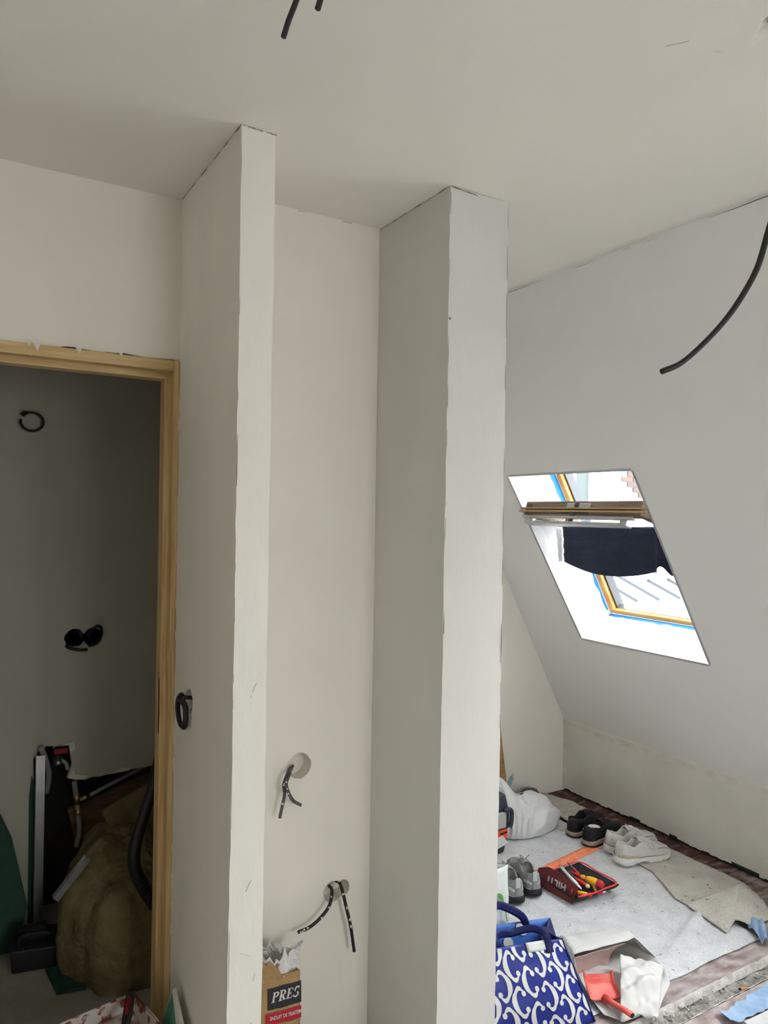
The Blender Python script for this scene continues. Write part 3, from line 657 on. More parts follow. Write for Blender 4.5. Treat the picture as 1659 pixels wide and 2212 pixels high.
def make_shoe(style, label, group, loc, rz):
    S = STY[style]; L = S['L']; cat = 'shoe'
    o = thing('sneaker', loc, label, cat, group, rz)
    NS = 36; ts = [.5-.5*math.cos(math.pi*i/(NS-1)) for i in range(NS)]
    def outer(t, q, side):                     # q 0..1 up the wall
        hw = table(WID, t); zs = table(S['sole'], t)-.006; tp = table(S['top'], t); hh = tp-zs
        k = 1.03 - .03*q - .28*q*q
        return Vector((t*L + (.006*(1-q)*0), side*hw*k, zs+hh*q))
    m = MB(); rows = []
    for t in ts:
        hw = table(WID, t); zs = table(S['sole'], t)-.006; tp = table(S['top'], t); hh = tp-zs; opn = .065 < t < .40
        if opn:
            half = [(1.0, 0), (1.03, .3), (.98, .65), (.80, .96), (.72, 1.02), (.64, .98), (.62, .70), (.60, .25), (0, .16)]
        else:
            half = [(1.0, 0), (1.03, .3), (.96, .62), (.80, .82), (.62, .92), (.46, .965), (.30, .985), (.15, 1.0), (0, 1.0)]
        pts = [Vector((t*L, -hw*a, zs+hh*b)) for a, b in half] + [Vector((t*L, hw*a, zs+hh*b)) for a, b in reversed(half[:-1])]
        rows.append(pts)
    k = len(rows[0]); vs = [p for r in rows for p in r]
    fs = [(i*k+j, i*k+j+1, (i+1)*k+j+1, (i+1)*k+j) for i in range(NS-1) for j in range(k-1)]
    fs += [tuple(range(k)), tuple((NS-1)*k+j for j in range(k))]
    m.add(vs, fs)
    um = {'black': 'shoe_black', 'white': 'shoe_white', 'grey': 'shoe_grey'}[style]
    m.build('upper', um, o, smooth=True, local=True, origin=False)
    # sole
    sm = MB(); rows = []
    for t in ts:
        hw = table(WID, t)*1.0+.004; zt = table(S['sole'], t); z0 = table(S['lift'], t)
        bul = 1.05
        pts = [(-hw*.90, z0), (-hw*bul, z0+(zt-z0)*.35), (-hw*1.03, z0+(zt-z0)*.7), (-hw*.99, zt), (hw*.99, zt), (hw*1.03, z0+(zt-z0)*.7), (hw*bul, z0+(zt-z0)*.35), (hw*.90, z0)]
        xx = -.004+(L+.008)*t
        rows.append([Vector((xx, a, b)) for a, b in pts])
    k = 8; vs = [p for r in rows for p in r]
    fs = [(i*k+j, i*k+(j+1) % k, (i+1)*k+(j+1) % k, (i+1)*k+j) for i in range(NS-1) for j in range(k)] + [tuple(range(k)), tuple((NS-1)*k+j for j in range(k))]
    sm.add(vs, fs)
    sole_o = sm.build('sole', {'black': 'sole_taupe', 'white': 'shoe_white2', 'grey': 'sole_black'}[style], o, smooth=True, local=True, origin=False)
    def side_strip(t0, t1, q0, q1, nm, mt, side=(-1, 1), e=.0012, curve=0, par=o, n=16):
        for s in side:
            def fn(u, v):
                t = t0+(t1-t0)*u; q = q0+(q1-q0)*v + curve*math.sin(math.pi*u)
                p = outer(t, max(0, min(1, q)), s); p.y += s*e; return p
            MB().sheet(fn, n, 4, .0015).build(nm, mt, par, smooth=True, local=True, origin=False)
    # insole and tongue
    im = MB().grid(lambda u, v: Vector(((.07+.36*u)*L, (v-.5)*1.15*table(WID, .07+.36*u), table(S['sole'], .2)+.010)), 8, 5)
    im.build('insole', 'insole_red' if style == 'black' else ('shoe_white' if style == 'white' else 'shoe_inner'), o, local=True, origin=False)
    def tong(u, v):
        t = .56-.20*u; return Vector((t*L, (v-.5)*(.034+.010*u), table(S['top'], t)+.004+.012*u*u - .012*abs(v-.5)**2*4))
    MB().sheet(tong, 10, 7, .004).build('tongue', um, o, smooth=True, local=True, origin=False)
    lm = {'black': 'shoe_black', 'white': 'shoe_white2', 'grey': 'shoe_grey'}[style]
    lac = MB()
    for q in range(5):
        t = .43+.045*q; z = table(S['top'], t)+.006
        lac.tube([(t*L, -.020, z-.008), (t*L+.002, 0, z), (t*L+.004*(-1)**q, .020, z-.008)], .0024, 6)
    lace = lac.build('laces', lm, o, smooth=True, local=True, origin=False)
    if style == 'white':
        z = table(S['top'], .44)+.006
        for s in (-1, 1):
            lp = spline([(.44*L, 0, z), (.44*L-.004, s*.018, z+.006), (.50*L, s*.040, z-.010), (.55*L, s*.050, z-.045), (.60*L, s*.050, z-.048), (.58*L, s*.036, z-.016), (.46*L, 0, z+.002)], 5)
            MB().tube(lp, .0021, 6).build('lace_loop', lm, o, smooth=True, local=True, origin=False)
        side_strip(0.004, .32, .10, .30, 'band', 'shoe_band', e=.002)
        for (t0, t1, q0, cv) in ((.02, .44, .62, -.30), (.03, .50, .50, -.26), (.50, .93, .30, .22), (.56, .95, .45, .22), (.62, .97, .62, .16), (.25, .97, .10, .03)):
            side_strip(t0, t1, q0, q0+.055, 'seam', 'shoe_seam', curve=cv, e=.0008)
        for (t0, t1) in ((0.01, .24), (.30, .46), (.50, .74), (.78, .95)):
            for s in (-1, 1):
                def pod(u, v, s=s, t0=t0, t1=t1):
                    t = t0+(t1-t0)*u; hw = table(WID, t)+.004; zt = table(S['sole'], t); z0 = table(S['lift'], t)
                    return Vector((t*L, s*(hw*1.02+.006*math.sin(math.pi*u)*math.sin(math.pi*v)), z0+(zt-z0)*(.05+.85*v)))
                MB().sheet(pod, 14, 6, .002).build('sole_pod', 'shoe_white2', o, smooth=True, local=True, origin=False)
    if style == 'black':
        for s in (1,): MB().lathe([(.0045, 0), (.0045, .0012), (.002, .002)], (.012, .022*s, .074), (-.75, .75*s, .15), 10).build('heel_mark', 'white_cotton', o, local=True, origin=False)
        side_strip(.12, .40, .15, .22, 'seam', 'shoe_inner', curve=.1)
        side_strip(.45, .9, .25, .30, 'seam', 'shoe_inner', curve=.1)
        base = MB(); 
        om = MB().grid(lambda u, v: Vector((-.005+(L+.01)*u, (v-.5)*2.02*(table(WID, u)+.004), table(S['lift'], u)+.0004)), 30, 5)
        MB().sheet(lambda u, v: Vector((-.005+(L+.01)*u, (v-.5)*2.06*(table(WID, u)+.0045), table(S['lift'], u)+.004)), 30, 5, .0038).build('outsole', 'shoe_inner', o, smooth=True, local=True, origin=False)
    if style == 'grey':
        MB().box((-.004, -.010, .072), (.004, .010, .112)).build('heel_tab', 'shoe_light', o, local=True, bevel=.002)
        side_strip(.006, .14, .42, .60, 'heel_patch', 'shoe_light')
        side_strip(.006, .20, .02, .12, 'rand', 'shoe_light')
        side_strip(.20, .42, .45, .55, 'seam', 'shoe_light', curve=.1)
        for z in (.012, .022):
            def rib(u, v, z=z):
                an = -math.pi*.55+math.pi*1.1*u; hw = .041
                return Vector((.036-math.cos(an)*(hw+.002), math.sin(an)*hw, z+.004*(v-.5)))
            MB().sheet(rib, 20, 3, .003).build('tread_rib', 'sole_black', o, smooth=True, local=True, origin=False)
        z = table(S['top'], .45)+.006
        for s in (-1, 1):
            MB().tube(spline([(.45*L, 0, z), (.44*L, s*.012, z+.018), (.46*L, s*.022, z+.022), (.48*L, s*.012, z+.006), (.46*L, 0, z)], 5), .0018, 6).build('lace_loop', lm, o, smooth=True, local=True, origin=False)
    return o
ZF = .0085
make_shoe('black', 'black trainer nearest the low wall corner, without a sock in it', 'pair of black trainers', (2.785, 2.770, ZF+.003), R(12))
make_shoe('black', 'black trainer with a white sock stuffed in it', 'pair of black trainers', (2.775, 2.655, ZF+.003), R(9))
make_shoe('white', 'chunky white trainer behind its twin, next to the black trainers', 'pair of chunky white trainers', (2.805, 2.545, ZF+.003), R(-6))
make_shoe('white', 'chunky white trainer in front, with a beige heel band in full view', 'pair of chunky white trainers', (2.755, 2.440, ZF+.003), R(-9))
make_shoe('grey', 'grey trainer with thick black sole half hidden by the plastered partition', 'pair of grey trainers', (2.108, 2.392, ZF), R(70))
make_shoe('grey', 'grey trainer with thick black sole beside the red tool pouch', 'pair of grey trainers', (2.212, 2.402, ZF), R(68))
def sock(u, v):
    a = u*math.tau; r = .033*math.sin(math.pi*min(.999, .06+.94*v))**.6
    p = Vector((math.cos(a)*r*1.25, math.sin(a)*r*.80, .040*(1-math.cos(math.pi*v))/2))
    w = 1+.38*fbm((p.x*42, p.y*42, p.z*60+3), 1, 2)
    return Vector((p.x*w, p.y*w, p.z*(1+.25*fbm((p.x*50, p.y*50, 7)))))
so = MB().grid(sock, 40, 22, closeu=True)
so.v = [Matrix.Rotation(R(9), 3, 'Z') @ v + Vector((2.838, 2.668, .056)) for v in so.v]
tag(so.build('sock', 'white_cotton', smooth=True), 'crumpled white sock stuffed into the black trainer', 'sock')

# ------------------------------------------------------------------ red tool pouch and its tools
mat('pouch_red', rgb(112, 54, 58), .75, var=.18, vscale=14, spec=.2)
mat('pouch_black', (.014, .014, .015), .85)
mat('piping_red', rgb(222, 62, 66), .6)
mat('print_white', (.62, .60, .58), .7)
mat('tool_yellow', rgb(240, 178, 40), .45)
mat('tool_red', rgb(190, 32, 36), .45)
mat('tool_silver', (.62, .62, .62), .3, metal=.85)
mat('tool_cream', rgb(226, 214, 160), .5)
mat('tool_blue', rgb(40, 60, 130), .5)
def text_mesh(name, s, size, m4, m, parent, extrude=.0006, shear=0, spacing=1.0, bold=0):
    c = bpy.data.curves.new(name, 'FONT'); c.body = s; c.size = size; c.extrude = extrude/2; c.shear = shear; c.space_character = spacing; c.offset = bold
    c.align_x = 'CENTER'; c.align_y = 'CENTER'; c.resolution_u = 3
    t = bpy.data.objects.new('tmp', c); col.objects.link(t)
    dg = bpy.context.evaluated_depsgraph_get(); me = bpy.data.meshes.new_from_object(t.evaluated_get(dg))
    bpy.data.objects.remove(t)
    b = MB().add([m4 @ v.co for v in me.vertices], [tuple(p.vertices) for p in me.polygons]); bpy.data.meshes.remove(me)
    return b.build(name, m, parent, fix=False)
def frame4(o, x, n):          # matrix with local X along x, local Z along n
    n = Vector(n).normalized(); x = (Vector(x)-n*Vector(x).dot(n)).normalized(); y = n.cross(x)
    mm = Matrix((x, y, n)).transposed().to_4x4(); mm.translation = Vector(o); return mm
pc = thing('tool_pouch', (2.43, 2.36, ZF), 'open tool pouch with a stiff dark red flap, full of hand tools', 'tool pouch')
zf = ZF+.001
pan = [(2.491, .077), (2.441, .100), (2.311, .101), (2.276, .084), (2.282, zf), (2.452, zf), (2.492, .031)]
def pp(y, z): return Vector((2.296+(.026)*z/.1+(2.45-y)*.10, y, z))
flp = MB().prism([pp(y, z) for y, z in pan], (.004, .0003, 0)).build('flap', 'pouch_red', pc, bevel=.001)
nrm = (pp(2.3, .02)-pp(2.45, .02)).cross(pp(2.4, .09)-pp(2.4, .02)).normalized()
if nrm.x > 0: nrm = -nrm
tx = pp(2.47, .05)-pp(2.3, .05)      # lettering upside down on the flap
text_mesh('lettering', 'HILTI', .040, frame4(pp(2.380, .055)+nrm*.0006, tx, nrm), 'print_white', flp, spacing=1.1, bold=.0012)
X0, X1, Y0, Y1 = 2.318, 2.545, 2.262, 2.475
def tray(u, v):
    x = X0+(X1-X0)*u; yy = Y0+(Y1-Y0)*v - .03*u*(1-v)*0
    e = max(abs(2*u-1), abs(2*v-1)); z = zf+.006+.034*max(0, (e-.72)/.28)**1.4
    return Vector((x + (.012 if e > .9 else 0)*(2*u-1), yy + (.010 if e > .9 else 0)*(2*v-1), z))
tr = MB().sheet(tray, 24, 24, .004).build('tray', 'pouch_black', pc, smooth=True)
rim = [(X0, Y0-.008), (2.40, Y0-.012), (2.47, Y0-.008), (X1+.01, Y0), (X1+.014, 2.37), (X1+.008, Y1+.006), (2.42, Y1+.010), (X0, Y1+.008)]
MB().tube(spline([(x, y, zf+.042+.003*math.sin(x*60)) for x, y in rim], 5), .0042, 7, flat=.8).build('piping', 'piping_red', pc, smooth=True)
MB().tube(spline([(2.325, 2.300, zf+.012), (2.328, 2.298, .060), (2.345, 2.290, .062), (2.352, 2.288, zf+.014)], 5), .004, 7).build('piping', 'piping_red', pc, smooth=True)
MB().box((2.335, 2.275, zf+.006), (2.50, 2.40, zf+.030)).build('pocket', 'pouch_black', pc, bevel=.006)
def tool(name, label, parts, cat='tool', grp='hand tools in the red pouch'):
    allp = [Vector(p) for q in parts for p in q[2]]
    o = thing(name, sum(allp, Vector())/len(allp), label, cat, grp)
    for nm, mt, pts, r, fl in parts: MB().tube(pts, r, 10, flat=fl).build(nm, mt, o, smooth=True)
    return o
def ln(a, b, n): return [Vector(a).lerp(Vector(b), k/(n-1)) for k in range(n)]
ka, kb = Vector((2.352, 2.402, .120)), Vector((2.336, 2.252, .082))
kd = (kb-ka).normalized()
tool('utility_knife', 'silver utility knife with a black grip lying across the tools', [
    ('body', 'tool_silver', ln(ka, kb-kd*.03, 8), [.004, .009, .0105, .0105, .0105, .0105, .010, .008], .55),
    ('grip', 'black', ln(ka+kd*.035+Vector((.006, 0, .005)), ka+kd*.105+Vector((.006, 0, .005)), 5), [.004, .007, .007, .007, .004], .5),
    ('blade_nose', 'tool_silver', ln(kb-kd*.034, kb, 4), [.009, .008, .006, .0015], .35)], 'knife')
sa, sb = Vector((2.408, 2.402, .078)), Vector((2.452, 2.240, .076)); sd = (sb-sa).normalized()
tool('screwdriver', 'large screwdriver with a fat yellow and red insulated handle', [
    ('shaft', 'tool_red', ln(sa, sa+sd*.065, 3), .0045, 1),
    ('collar', 'tool_yellow', ln(sa+sd*.060, sa+sd*.085, 4), [.006, .009, .009, .007], 1),
    ('handle', 'tool_yellow', ln(sa+sd*.083, sa+sd*.150, 6), [.008, .013, .0155, .016, .0145, .012], 1),
    ('handle_end', 'tool_red', ln(sa+sd*.140, sb, 5), [.0152, .0158, .0155, .014, .010], 1)], 'screwdriver')
tool('screwdriver', 'slim red screwdriver with a cream end between knife and large screwdriver', [
    ('handle', 'tool_red', ln((2.402, 2.37, .066), (2.408, 2.292, .062), 5), [.006, .008, .009, .009, .008], 1),
    ('end_cap', 'tool_cream', ln((2.408, 2.294, .062), (2.409, 2.279, .061), 4), [.0085, .009, .008, .004], 1)], 'screwdriver')
tool('screwdriver', 'yellow-handled screwdriver lowest in the pouch, near its red piping', [
    ('handle', 'tool_yellow', ln((2.352, 2.300, .045), (2.385, 2.262, .042), 5), [.006, .0085, .009, .009, .007], 1),
    ('handle_end', 'tool_red', ln((2.383, 2.264, .042), (2.396, 2.250, .042), 4), [.009, .0095, .009, .005], 1)], 'screwdriver')
tool('pliers', 'pliers with yellow handle tips half under the utility knife', [
    ('handle', 'tool_yellow', spline([(2.355, 2.40, .062), (2.348, 2.35, .066), (2.338, 2.315, .060)], 4), .0055, 1),
    ('handle', 'tool_yellow', spline([(2.358, 2.40, .058), (2.362, 2.34, .060), (2.352, 2.297, .054)], 4), .0055, 1),
    ('jaw', 'dark_metal', ln((2.357, 2.40, .060), (2.350, 2.445, .070), 4), [.007, .008, .006, .003], .7)], 'pliers')
tool('screwdriver', 'small screwdriver with a bare yellow handle lying flat on the right', [
    ('handle', 'tool_yellow', ln((2.448, 2.292, .048), (2.430, 2.262, .046), 4), [.005, .006, .006, .005], 1),
    ('shaft', 'tool_silver', ln((2.448, 2.292, .048), (2.470, 2.330, .050), 3), .0025, 1)], 'screwdriver')
tool('marker', 'small red and white marker at the right end of the pouch', [
    ('body', 'tool_red', ln((2.425, 2.252, .040), (2.455, 2.248, .041), 3), .0035, 1),
    ('cap', 'print_white', ln((2.455, 2.248, .041), (2.472, 2.246, .041), 3), .0036, 1)], 'marker')
tool('test_screwdriver', 'dark-tipped tool with a red shank poking up at the back of the pouch', [
    ('shank', 'tool_red', ln((2.428, 2.36, .080), (2.432, 2.40, .088), 3), .006, .6),
    ('tip', 'dark_metal', ln((2.432, 2.40, .088), (2.436, 2.435, .096), 4), [.006, .006, .005, .003], .5)], 'screwdriver')
# ------------------------------------------------------------------ bags, box and boards on the right
mat('bag_white', (.70, .71, .72), .45, var=.04, vscale=6, bump=.5, bscale=18, spec=.35)
mat('plastic_dark', rgb(48, 56, 66), .5)
mat('plastic_grey', rgb(178, 178, 174), .5)
mat('plastic_orange', rgb(226, 86, 48), .5)
mat('label_white', (.68, .68, .66), .7)
mat('cardboard', rgb(158, 124, 84), .9, color2=rgb(136, 104, 68), vscale=9, stretch=(1, 1, 4))
mat('dark_cloth', (.12, .125, .125), .95, var=.3, vscale=20)
mat('tube_blue', rgb(176, 214, 226), .2, trans=.5)
def rub(u, v):
    th = u*math.tau; c, s_ = math.cos(th), math.sin(th)
    rx = .225+.020*fbm((c*1.7, s_*1.7, 5)); ry = .165+.016*fbm((c*1.5, s_*1.5, 9))
    e = v**.9; q = math.sin(e*math.pi*.60)/1.0
    x = 2.655+c*rx*q; y = 3.000+s_*ry*q
    lump = .085*math.exp(-((x-2.72)/.13)**2-((y-2.98)/.12)**2) + .175*math.exp(-((x-2.52)/.085)**2-((y-3.03)/.10)**2) + .075
    z = lump*max(0, 1-e**2.6)*1.08
    r_ = math.hypot(x-2.50, (y-2.80))                    # pleats fan out from the gathered corner by the toolbox
    a_ = math.atan2(y-2.78, x-2.46)
    pleat = math.sin(26*a_+3*fbm((x*6, y*6, 1)))
    amp = .007*min(1, e*1.6)*(1 if e < .9 else .4)
    n = Vector((c*.7, s_*.7, .7))
    p = Vector((x, y, z)) + n*(amp*pleat*abs(pleat)**.3 + .010*fbm((x*16, y*16, z*16), 1, 3))
    p.z = max(p.z, 0)+ZF+.003
    return p
tag(MB().grid(lambda u, v: rub(u, .02+.98*v), 220, 60, closeu=True).build('rubbish_bag', 'bag_white', smooth=True), 'full white plastic rubbish bag slumped against the end wall', 'bag')
tb = thing('toolbox', (2.28, 2.92, ZF), 'dark plastic toolbox with orange band and grey latch by the rubbish bag', 'toolbox')
zb = ZF
MB().hexa([(2.13, 2.80, zb), (2.375, 2.80, zb), (2.375, 3.0, zb), (2.13, 3.0, zb), (2.12, 2.795, .075), (2.392, 2.795, .075), (2.392, 3.005, .075), (2.12, 3.005, .075)]).build('base', 'plastic_dark', tb, bevel=.006)
MB().box((2.12, 2.795, .0755), (2.394, 3.005, .122)).build('band', 'plastic_orange', tb, bevel=.003)
MB().box((2.12, 2.795, .1225), (2.402, 3.005, .205)).build('body', 'plastic_dark', tb, bevel=.005)
MB().hexa([(2.12, 2.795, .206), (2.400, 2.795, .206), (2.400, 3.005, .206), (2.12, 3.005, .206), (2.13, 2.805, .288), (2.385, 2.805, .288), (2.385, 2.995, .288), (2.13, 2.995, .288)]).build('lid', 'plastic_dark', tb, bevel=.006)
lt = MB().box((2.30, 2.780, .136), (2.372, 2.795, .212)).build('latch', 'plastic_grey', tb, bevel=.005)
MB().tube(spline([(2.365, 2.788, .214), (2.385, 2.782, .222), (2.408, 2.786, .205), (2.410, 2.79, .150), (2.400, 2.79, .128)], 5), .011, 8).build('clasp', 'plastic_dark', tb, smooth=True)
MB().prism([(2.25, 2.7942, .020), (2.388, 2.7942, .050), (2.388, 2.7942, .062), (2.362, 2.7942, .095), (2.25, 2.7942, .085)], (0, -.002, 0)).build('label', 'label_white', tb)
MB().prism([(2.345, 2.7942, .100), (2.388, 2.7942, .104), (2.388, 2.7942, .112), (2.345, 2.7942, .108)], (0, -.0015, 0)).build('label', 'black', tb)
cb = MB().prism([(2.35, 3.20, .012), (2.742, 3.20, .012), (2.735, 3.216, .18), (2.720, 3.234, .36), (2.703, 3.256, .60), (2.690, 3.265, .68), (2.672, 3.270, .725), (2.35, 3.270, .725)], (0, .005, 0))
tag(cb.build('cardboard_sheet', 'cardboard'), 'tall brown cardboard sheet leaning on the end wall behind the partition', 'cardboard')
tube_o = thing('plastic_tube', (2.70, 3.19, .1), 'pale blue translucent tube sticking up behind the rubbish bag', 'tube')
MB().tube([(2.66, 3.185, .03), (2.770, 3.205, .183)], .011, 12).build('tube', 'tube_blue', tube_o, smooth=True)
MB().tube([(2.770, 3.205, .183), (2.781, 3.207, .199)], .006, 10).build('nozzle', 'plastic_grey', tube_o, smooth=True)
def cloth(u, v):
    th = u*math.tau; x = 2.915+math.cos(th)*.095*v; y = 3.225+math.sin(th)*.05*v
    return Vector((x, y, .013+max(0, .075*(1-v**2.5))*(1+.3*fbm((x*18, y*18, 0)))))
tag(MB().grid(lambda u, v: cloth(u, .03+.97*v), 40, 14, closeu=True).build('cloth_bundle', 'dark_cloth', smooth=True), 'dark grey cloth bundled against the end wall beside the rubbish bag', 'cloth')

# white carrier bag with green leaf print, just behind the blue bag
mat('carrier_white', (.66, .70, .69), .6, var=.05, vscale=9, bump=.3, bscale=14)
mat('leaf_green', rgb(92, 160, 62), .6)
wbag = thing('carrier_bag', (1.60, 2.06, ZF), 'white carrier bag with a green leaf print behind the blue bag', 'bag')
def wpanel(u, v):
    x = 1.485+(1.704-1.485)*u + .012*(1-v)*u; y = 1.985+.006*fbm((u*4, v*5, 0))+.01*(1-v)*0; return Vector((x, y, ZF+.004+(.405+.022*u)*v))
def wpanel2(u, v):
    p = wpanel(u, v); return Vector((p.x, p.y+.12+.01*math.sin(v*5), p.z-.015*v))
def wside(u, v):
    a, b = wpanel(1, v), wpanel2(1, v); p = a.lerp(b, u); p.x -= .03*math.sin(math.pi*u)*v; return p
def wside2(u, v):
    a, b = wpanel(0, v), wpanel2(0, v); return a.lerp(b, u)
for f in (wpanel, wpanel2, wside, wside2): MB().sheet(f, 14, 24, .0012).build('panel', 'carrier_white', wbag, smooth=True)
for (x, z, s, an) in ((1.666, .340, .020, -.9), (1.676, .235, .020, .6)):
    MB().prism([(x+s*(math.cos(an)*a-math.sin(an)*b), 1.9768, z+s*(math.sin(an)*a+math.cos(an)*b)) for a, b in ((-1, 0), (-.3, .45), (.5, .35), (1, 0), (.4, -.3), (-.4, -.35))], (0, .0008, 0)).build('leaf_print', 'leaf_green', wbag)
MB().tube(spline([(1.676, 1.977, .325), (1.688, 1.977, .29), (1.697, 1.977, .25)], 5), .0016, 5).build('stem_print', 'leaf_green', wbag)

# ------------------------------------------------------------------ blue patterned shopping bag
mat('bag_blue', rgb(30, 46, 138), .45, var=.2, vscale=6, spec=.35)
mat('bag_navy', rgb(20, 28, 86), .5, spec=.3)
mat('bag_print', (.66, .67, .66), .5)
mat('bag_inside', rgb(64, 112, 196), .55)
bb = thing('shopping_bag', (1.69, 1.83, 0), 'blue shopping bag with white scroll pattern and dark blue straps', 'bag')
TL, TR, BLc, BRc = Vector((1.487, 1.872, .264)), Vector((1.800, 1.822, .240)), Vector((1.487, 1.775, .004)), Vector((1.855, 1.722, .004))
DB = Vector((.045, .13, 0))
def bface(u, v, off=0.0, back=False):
    p = BLc.lerp(BRc, u).lerp(TL.lerp(TR, u), v)
    p += Vector((-.10, -.93, .32))*(.022*math.sin(math.pi*u)*math.sin(math.pi*min(1, v*1.1)) + .004*fbm((u*5, v*5, 1)))
    if back: p = BLc.lerp(BRc, u).lerp(TL.lerp(TR, u), v) + DB*(1-.10*v) + Vector((0, 0, .012*v)); p.y -= .02*v
    return p + Vector((-.10, -.93, .32)).normalized()*off
MB().sheet(lambda u, v: bface(u, v), 30, 24, .001).build('front_panel', 'bag_blue', bb, smooth=True)
bk = MB().sheet(lambda u, v: bface(u, v, back=True), 20, 16, .001).build('back_panel', 'bag_inside', bb, smooth=True)
def gus(u, v, s):
    a, b = bface(s, v), bface(s, v, back=True); p = a.lerp(b, u); p.x += (-.035 if s else .02)*math.sin(math.pi*u)*v; return p
for s in (0, 1): MB().sheet(lambda u, v, s=s: gus(u, v, s), 10, 16, .001).build('gusset', 'bag_navy', bb, smooth=True)
MB().sheet(lambda u, v: bface(u, 0).lerp(bface(u, 0, back=True), v), 12, 6, .001).build('bottom', 'bag_navy', bb)
MB().tube([bface(1, v/16, .001) for v in range(17)], .0032, 6).build('seam', 'bag_navy', bb, smooth=True)
# printed scrolls: lozenge lattice, each with a scroll opening left or right
pr = MB(); WF, HF = .345, .275; CW, CH = .100, .0515
def uv_pt(x, y):
    u = max(.004, min(.992, x/WF)); v = max(.01, min(.985, y/HF)); return bface(u, v, .0018)
def scroll(cx, cy, flip):
    a, b = .0345, .0485; nn = 24; f = -1 if flip else 1; vs = []
    for k in range(nn+1):
        ph = R(48+264*k/nn); c, s_ = math.cos(ph), math.sin(ph)
        ex, ey = c*a*.66, s_*b*.74; w = .10+.62*max(0, -math.cos(ph))**.8*.55 + .05
        lx, ly = c*a*w, s_*b*w*.35
        tip = max(0, abs(s_)-.80)/.20
        ox, oy = ex+lx*.5, ey+ly*.5+(math.copysign(b*.20, s_)*tip**1.5)
        vs += [uv_pt(cx+f*(ex-lx*.5), cy+ey-ly*.5-math.copysign(b*.02, s_)), uv_pt(cx+f*ox, cy+oy)]
    pr.add(vs, [(2*i, 2*i+1, 2*i+3, 2*i+2) for i in range(nn)])
    for s_ in (1, -1):
        bx, by = a*.40, s_*b*.47
        ring = [uv_pt(cx+f*(bx+.0075*math.cos(t)), cy+by+.0085*math.sin(t)) for t in [math.tau*i/14 for i in range(14)]]
        pr.add(ring, [tuple(range(14))])
for j in range(-1, 7):
    for i in range(-1, 5):
        x = .010+i*CW + (CW*.5 if j % 2 else 0); y = .012+j*CH
        if -.03 < x < WF+.03 and -.03 < y < HF+.02: scroll(x, y, i % 2 == 0)
pr.build('print', 'bag_print', bb, fix=False)
for (u, v, r) in ((.22, .86, .03), (.62, .93, .025), (.9, .8, .03), (.42, .78, .02)):
    ring = [bface(u+r/WF*math.cos(t), min(.99, v+r/HF*math.sin(t)), back=True) + Vector((-.002, -.004, 0)) for t in [math.tau*i/14 for i in range(14)]]
    MB().add(ring, [tuple(range(14))]).build('inner_print', 'bag_print', bk, fix=False)
MB().sheet(lambda u, v: bface(.55+.3*u, .90+.095*v, .003) + Vector((0, 0, .004*v)), 10, 5, .001).build('rim_fold', 'bag_print', bb, smooth=True)
def strap(pts, w, name='strap'):
    pts = spline(pts, 6); n = len(pts)
    def fn(u, v):
        i = min(n-1, int(round(u*(n-1)))); p = pts[i]; t = (pts[min(i+1, n-1)]-pts[max(i-1, 0)]).normalized()
        side = t.cross(Vector((-.35, -.85, .2))).normalized(); return p + side*(v-.5)*w
    MB().sheet(fn, n, 4, .002).build(name, 'bag_navy', bb, smooth=True)
f = lambda u, v, o=.004: bface(u, v, o)
strap([f(.80, .86), f(.81, .96), f(.80, 1.04)+Vector((0, 0, .012)), f(.74, 1.04)+Vector((-.01, .03, .02)), f(.50, 1.0)+Vector((0, .05, .012)), f(.30, 1.02)+Vector((0, .03, .018)), f(.22, 1.0)+Vector((0, .01, .010)), f(.30, .96, -.01), f(.32, .88, -.008)], .024)
strap([bface(.2, .9, back=True), bface(.2, 1.05, back=True)+Vector((0, -.01, .03)), Vector((1.60, 1.93, .345)), Vector((1.64, 1.94, .335)), bface(.62, 1.05, back=True)+Vector((0, -.01, .01)), bface(.68, .9, back=True)], .026)

# ------------------------------------------------------------------ woven sack, dustpan, clear lid
def weave():
    m = mat('woven_white', (.66, .655, .64), .6, spec=.3)
    nt = m.node_tree; b = nt.nodes['Principled BSDF']; tc = [n for n in nt.nodes if n.type == 'TEX_COORD'][0]
    w = nt.nodes.new('ShaderNodeTexWave'); w.inputs['Scale'].default_value = 90; w.inputs['Distortion'].default_value = 1.0
    nt.links.new(tc.outputs['Object'], w.inputs['Vector'])
    bp = nt.nodes.new('ShaderNodeBump'); bp.inputs['Strength'].default_value = .35; bp.inputs['Distance'].default_value = .003
    nt.links.new(w.outputs['Fac'], bp.inputs['Height']); nt.links.new(bp.outputs[0], b.inputs['Normal'])
weave()
mat('woven_pink', rgb(206, 178, 170), .7, var=.1, vscale=14)
mat('dustpan_red', rgb(214, 62, 52), .35, color2=rgb(224, 110, 98), vscale=14, spec=.4)
mat('clear_plastic', (.85, .9, .95), .15, trans=.85, spec=.4)
sk = thing('woven_sack', (2.08, 1.85, 0), 'white woven plastic sack lying open with a red dustpan in its mouth', 'sack')
mouth = [(1.905, 1.795, .030), (1.912, 1.86, .080), (1.930, 1.893, .112), (2.00, 1.887, .108), (2.06, 1.874, .112), (2.13, 1.860, .114), (2.190, 1.852, .118), (2.212, 1.815, .088), (2.236, 1.775, .060), (2.222, 1.735, .062), (2.195, 1.700, .036), (2.140, 1.676, .030),
         (2.08, 1.650, .012), (2.00, 1.652, .020), (1.93, 1.668, .008), (1.895, 1.72, .014)]
def poly(pts, n): return [Vector(a).lerp(Vector(b), k/n) for a, b in zip(pts, pts[1:]+pts[:1]) for k in range(n)]
mouth = poly(mouth, 4)
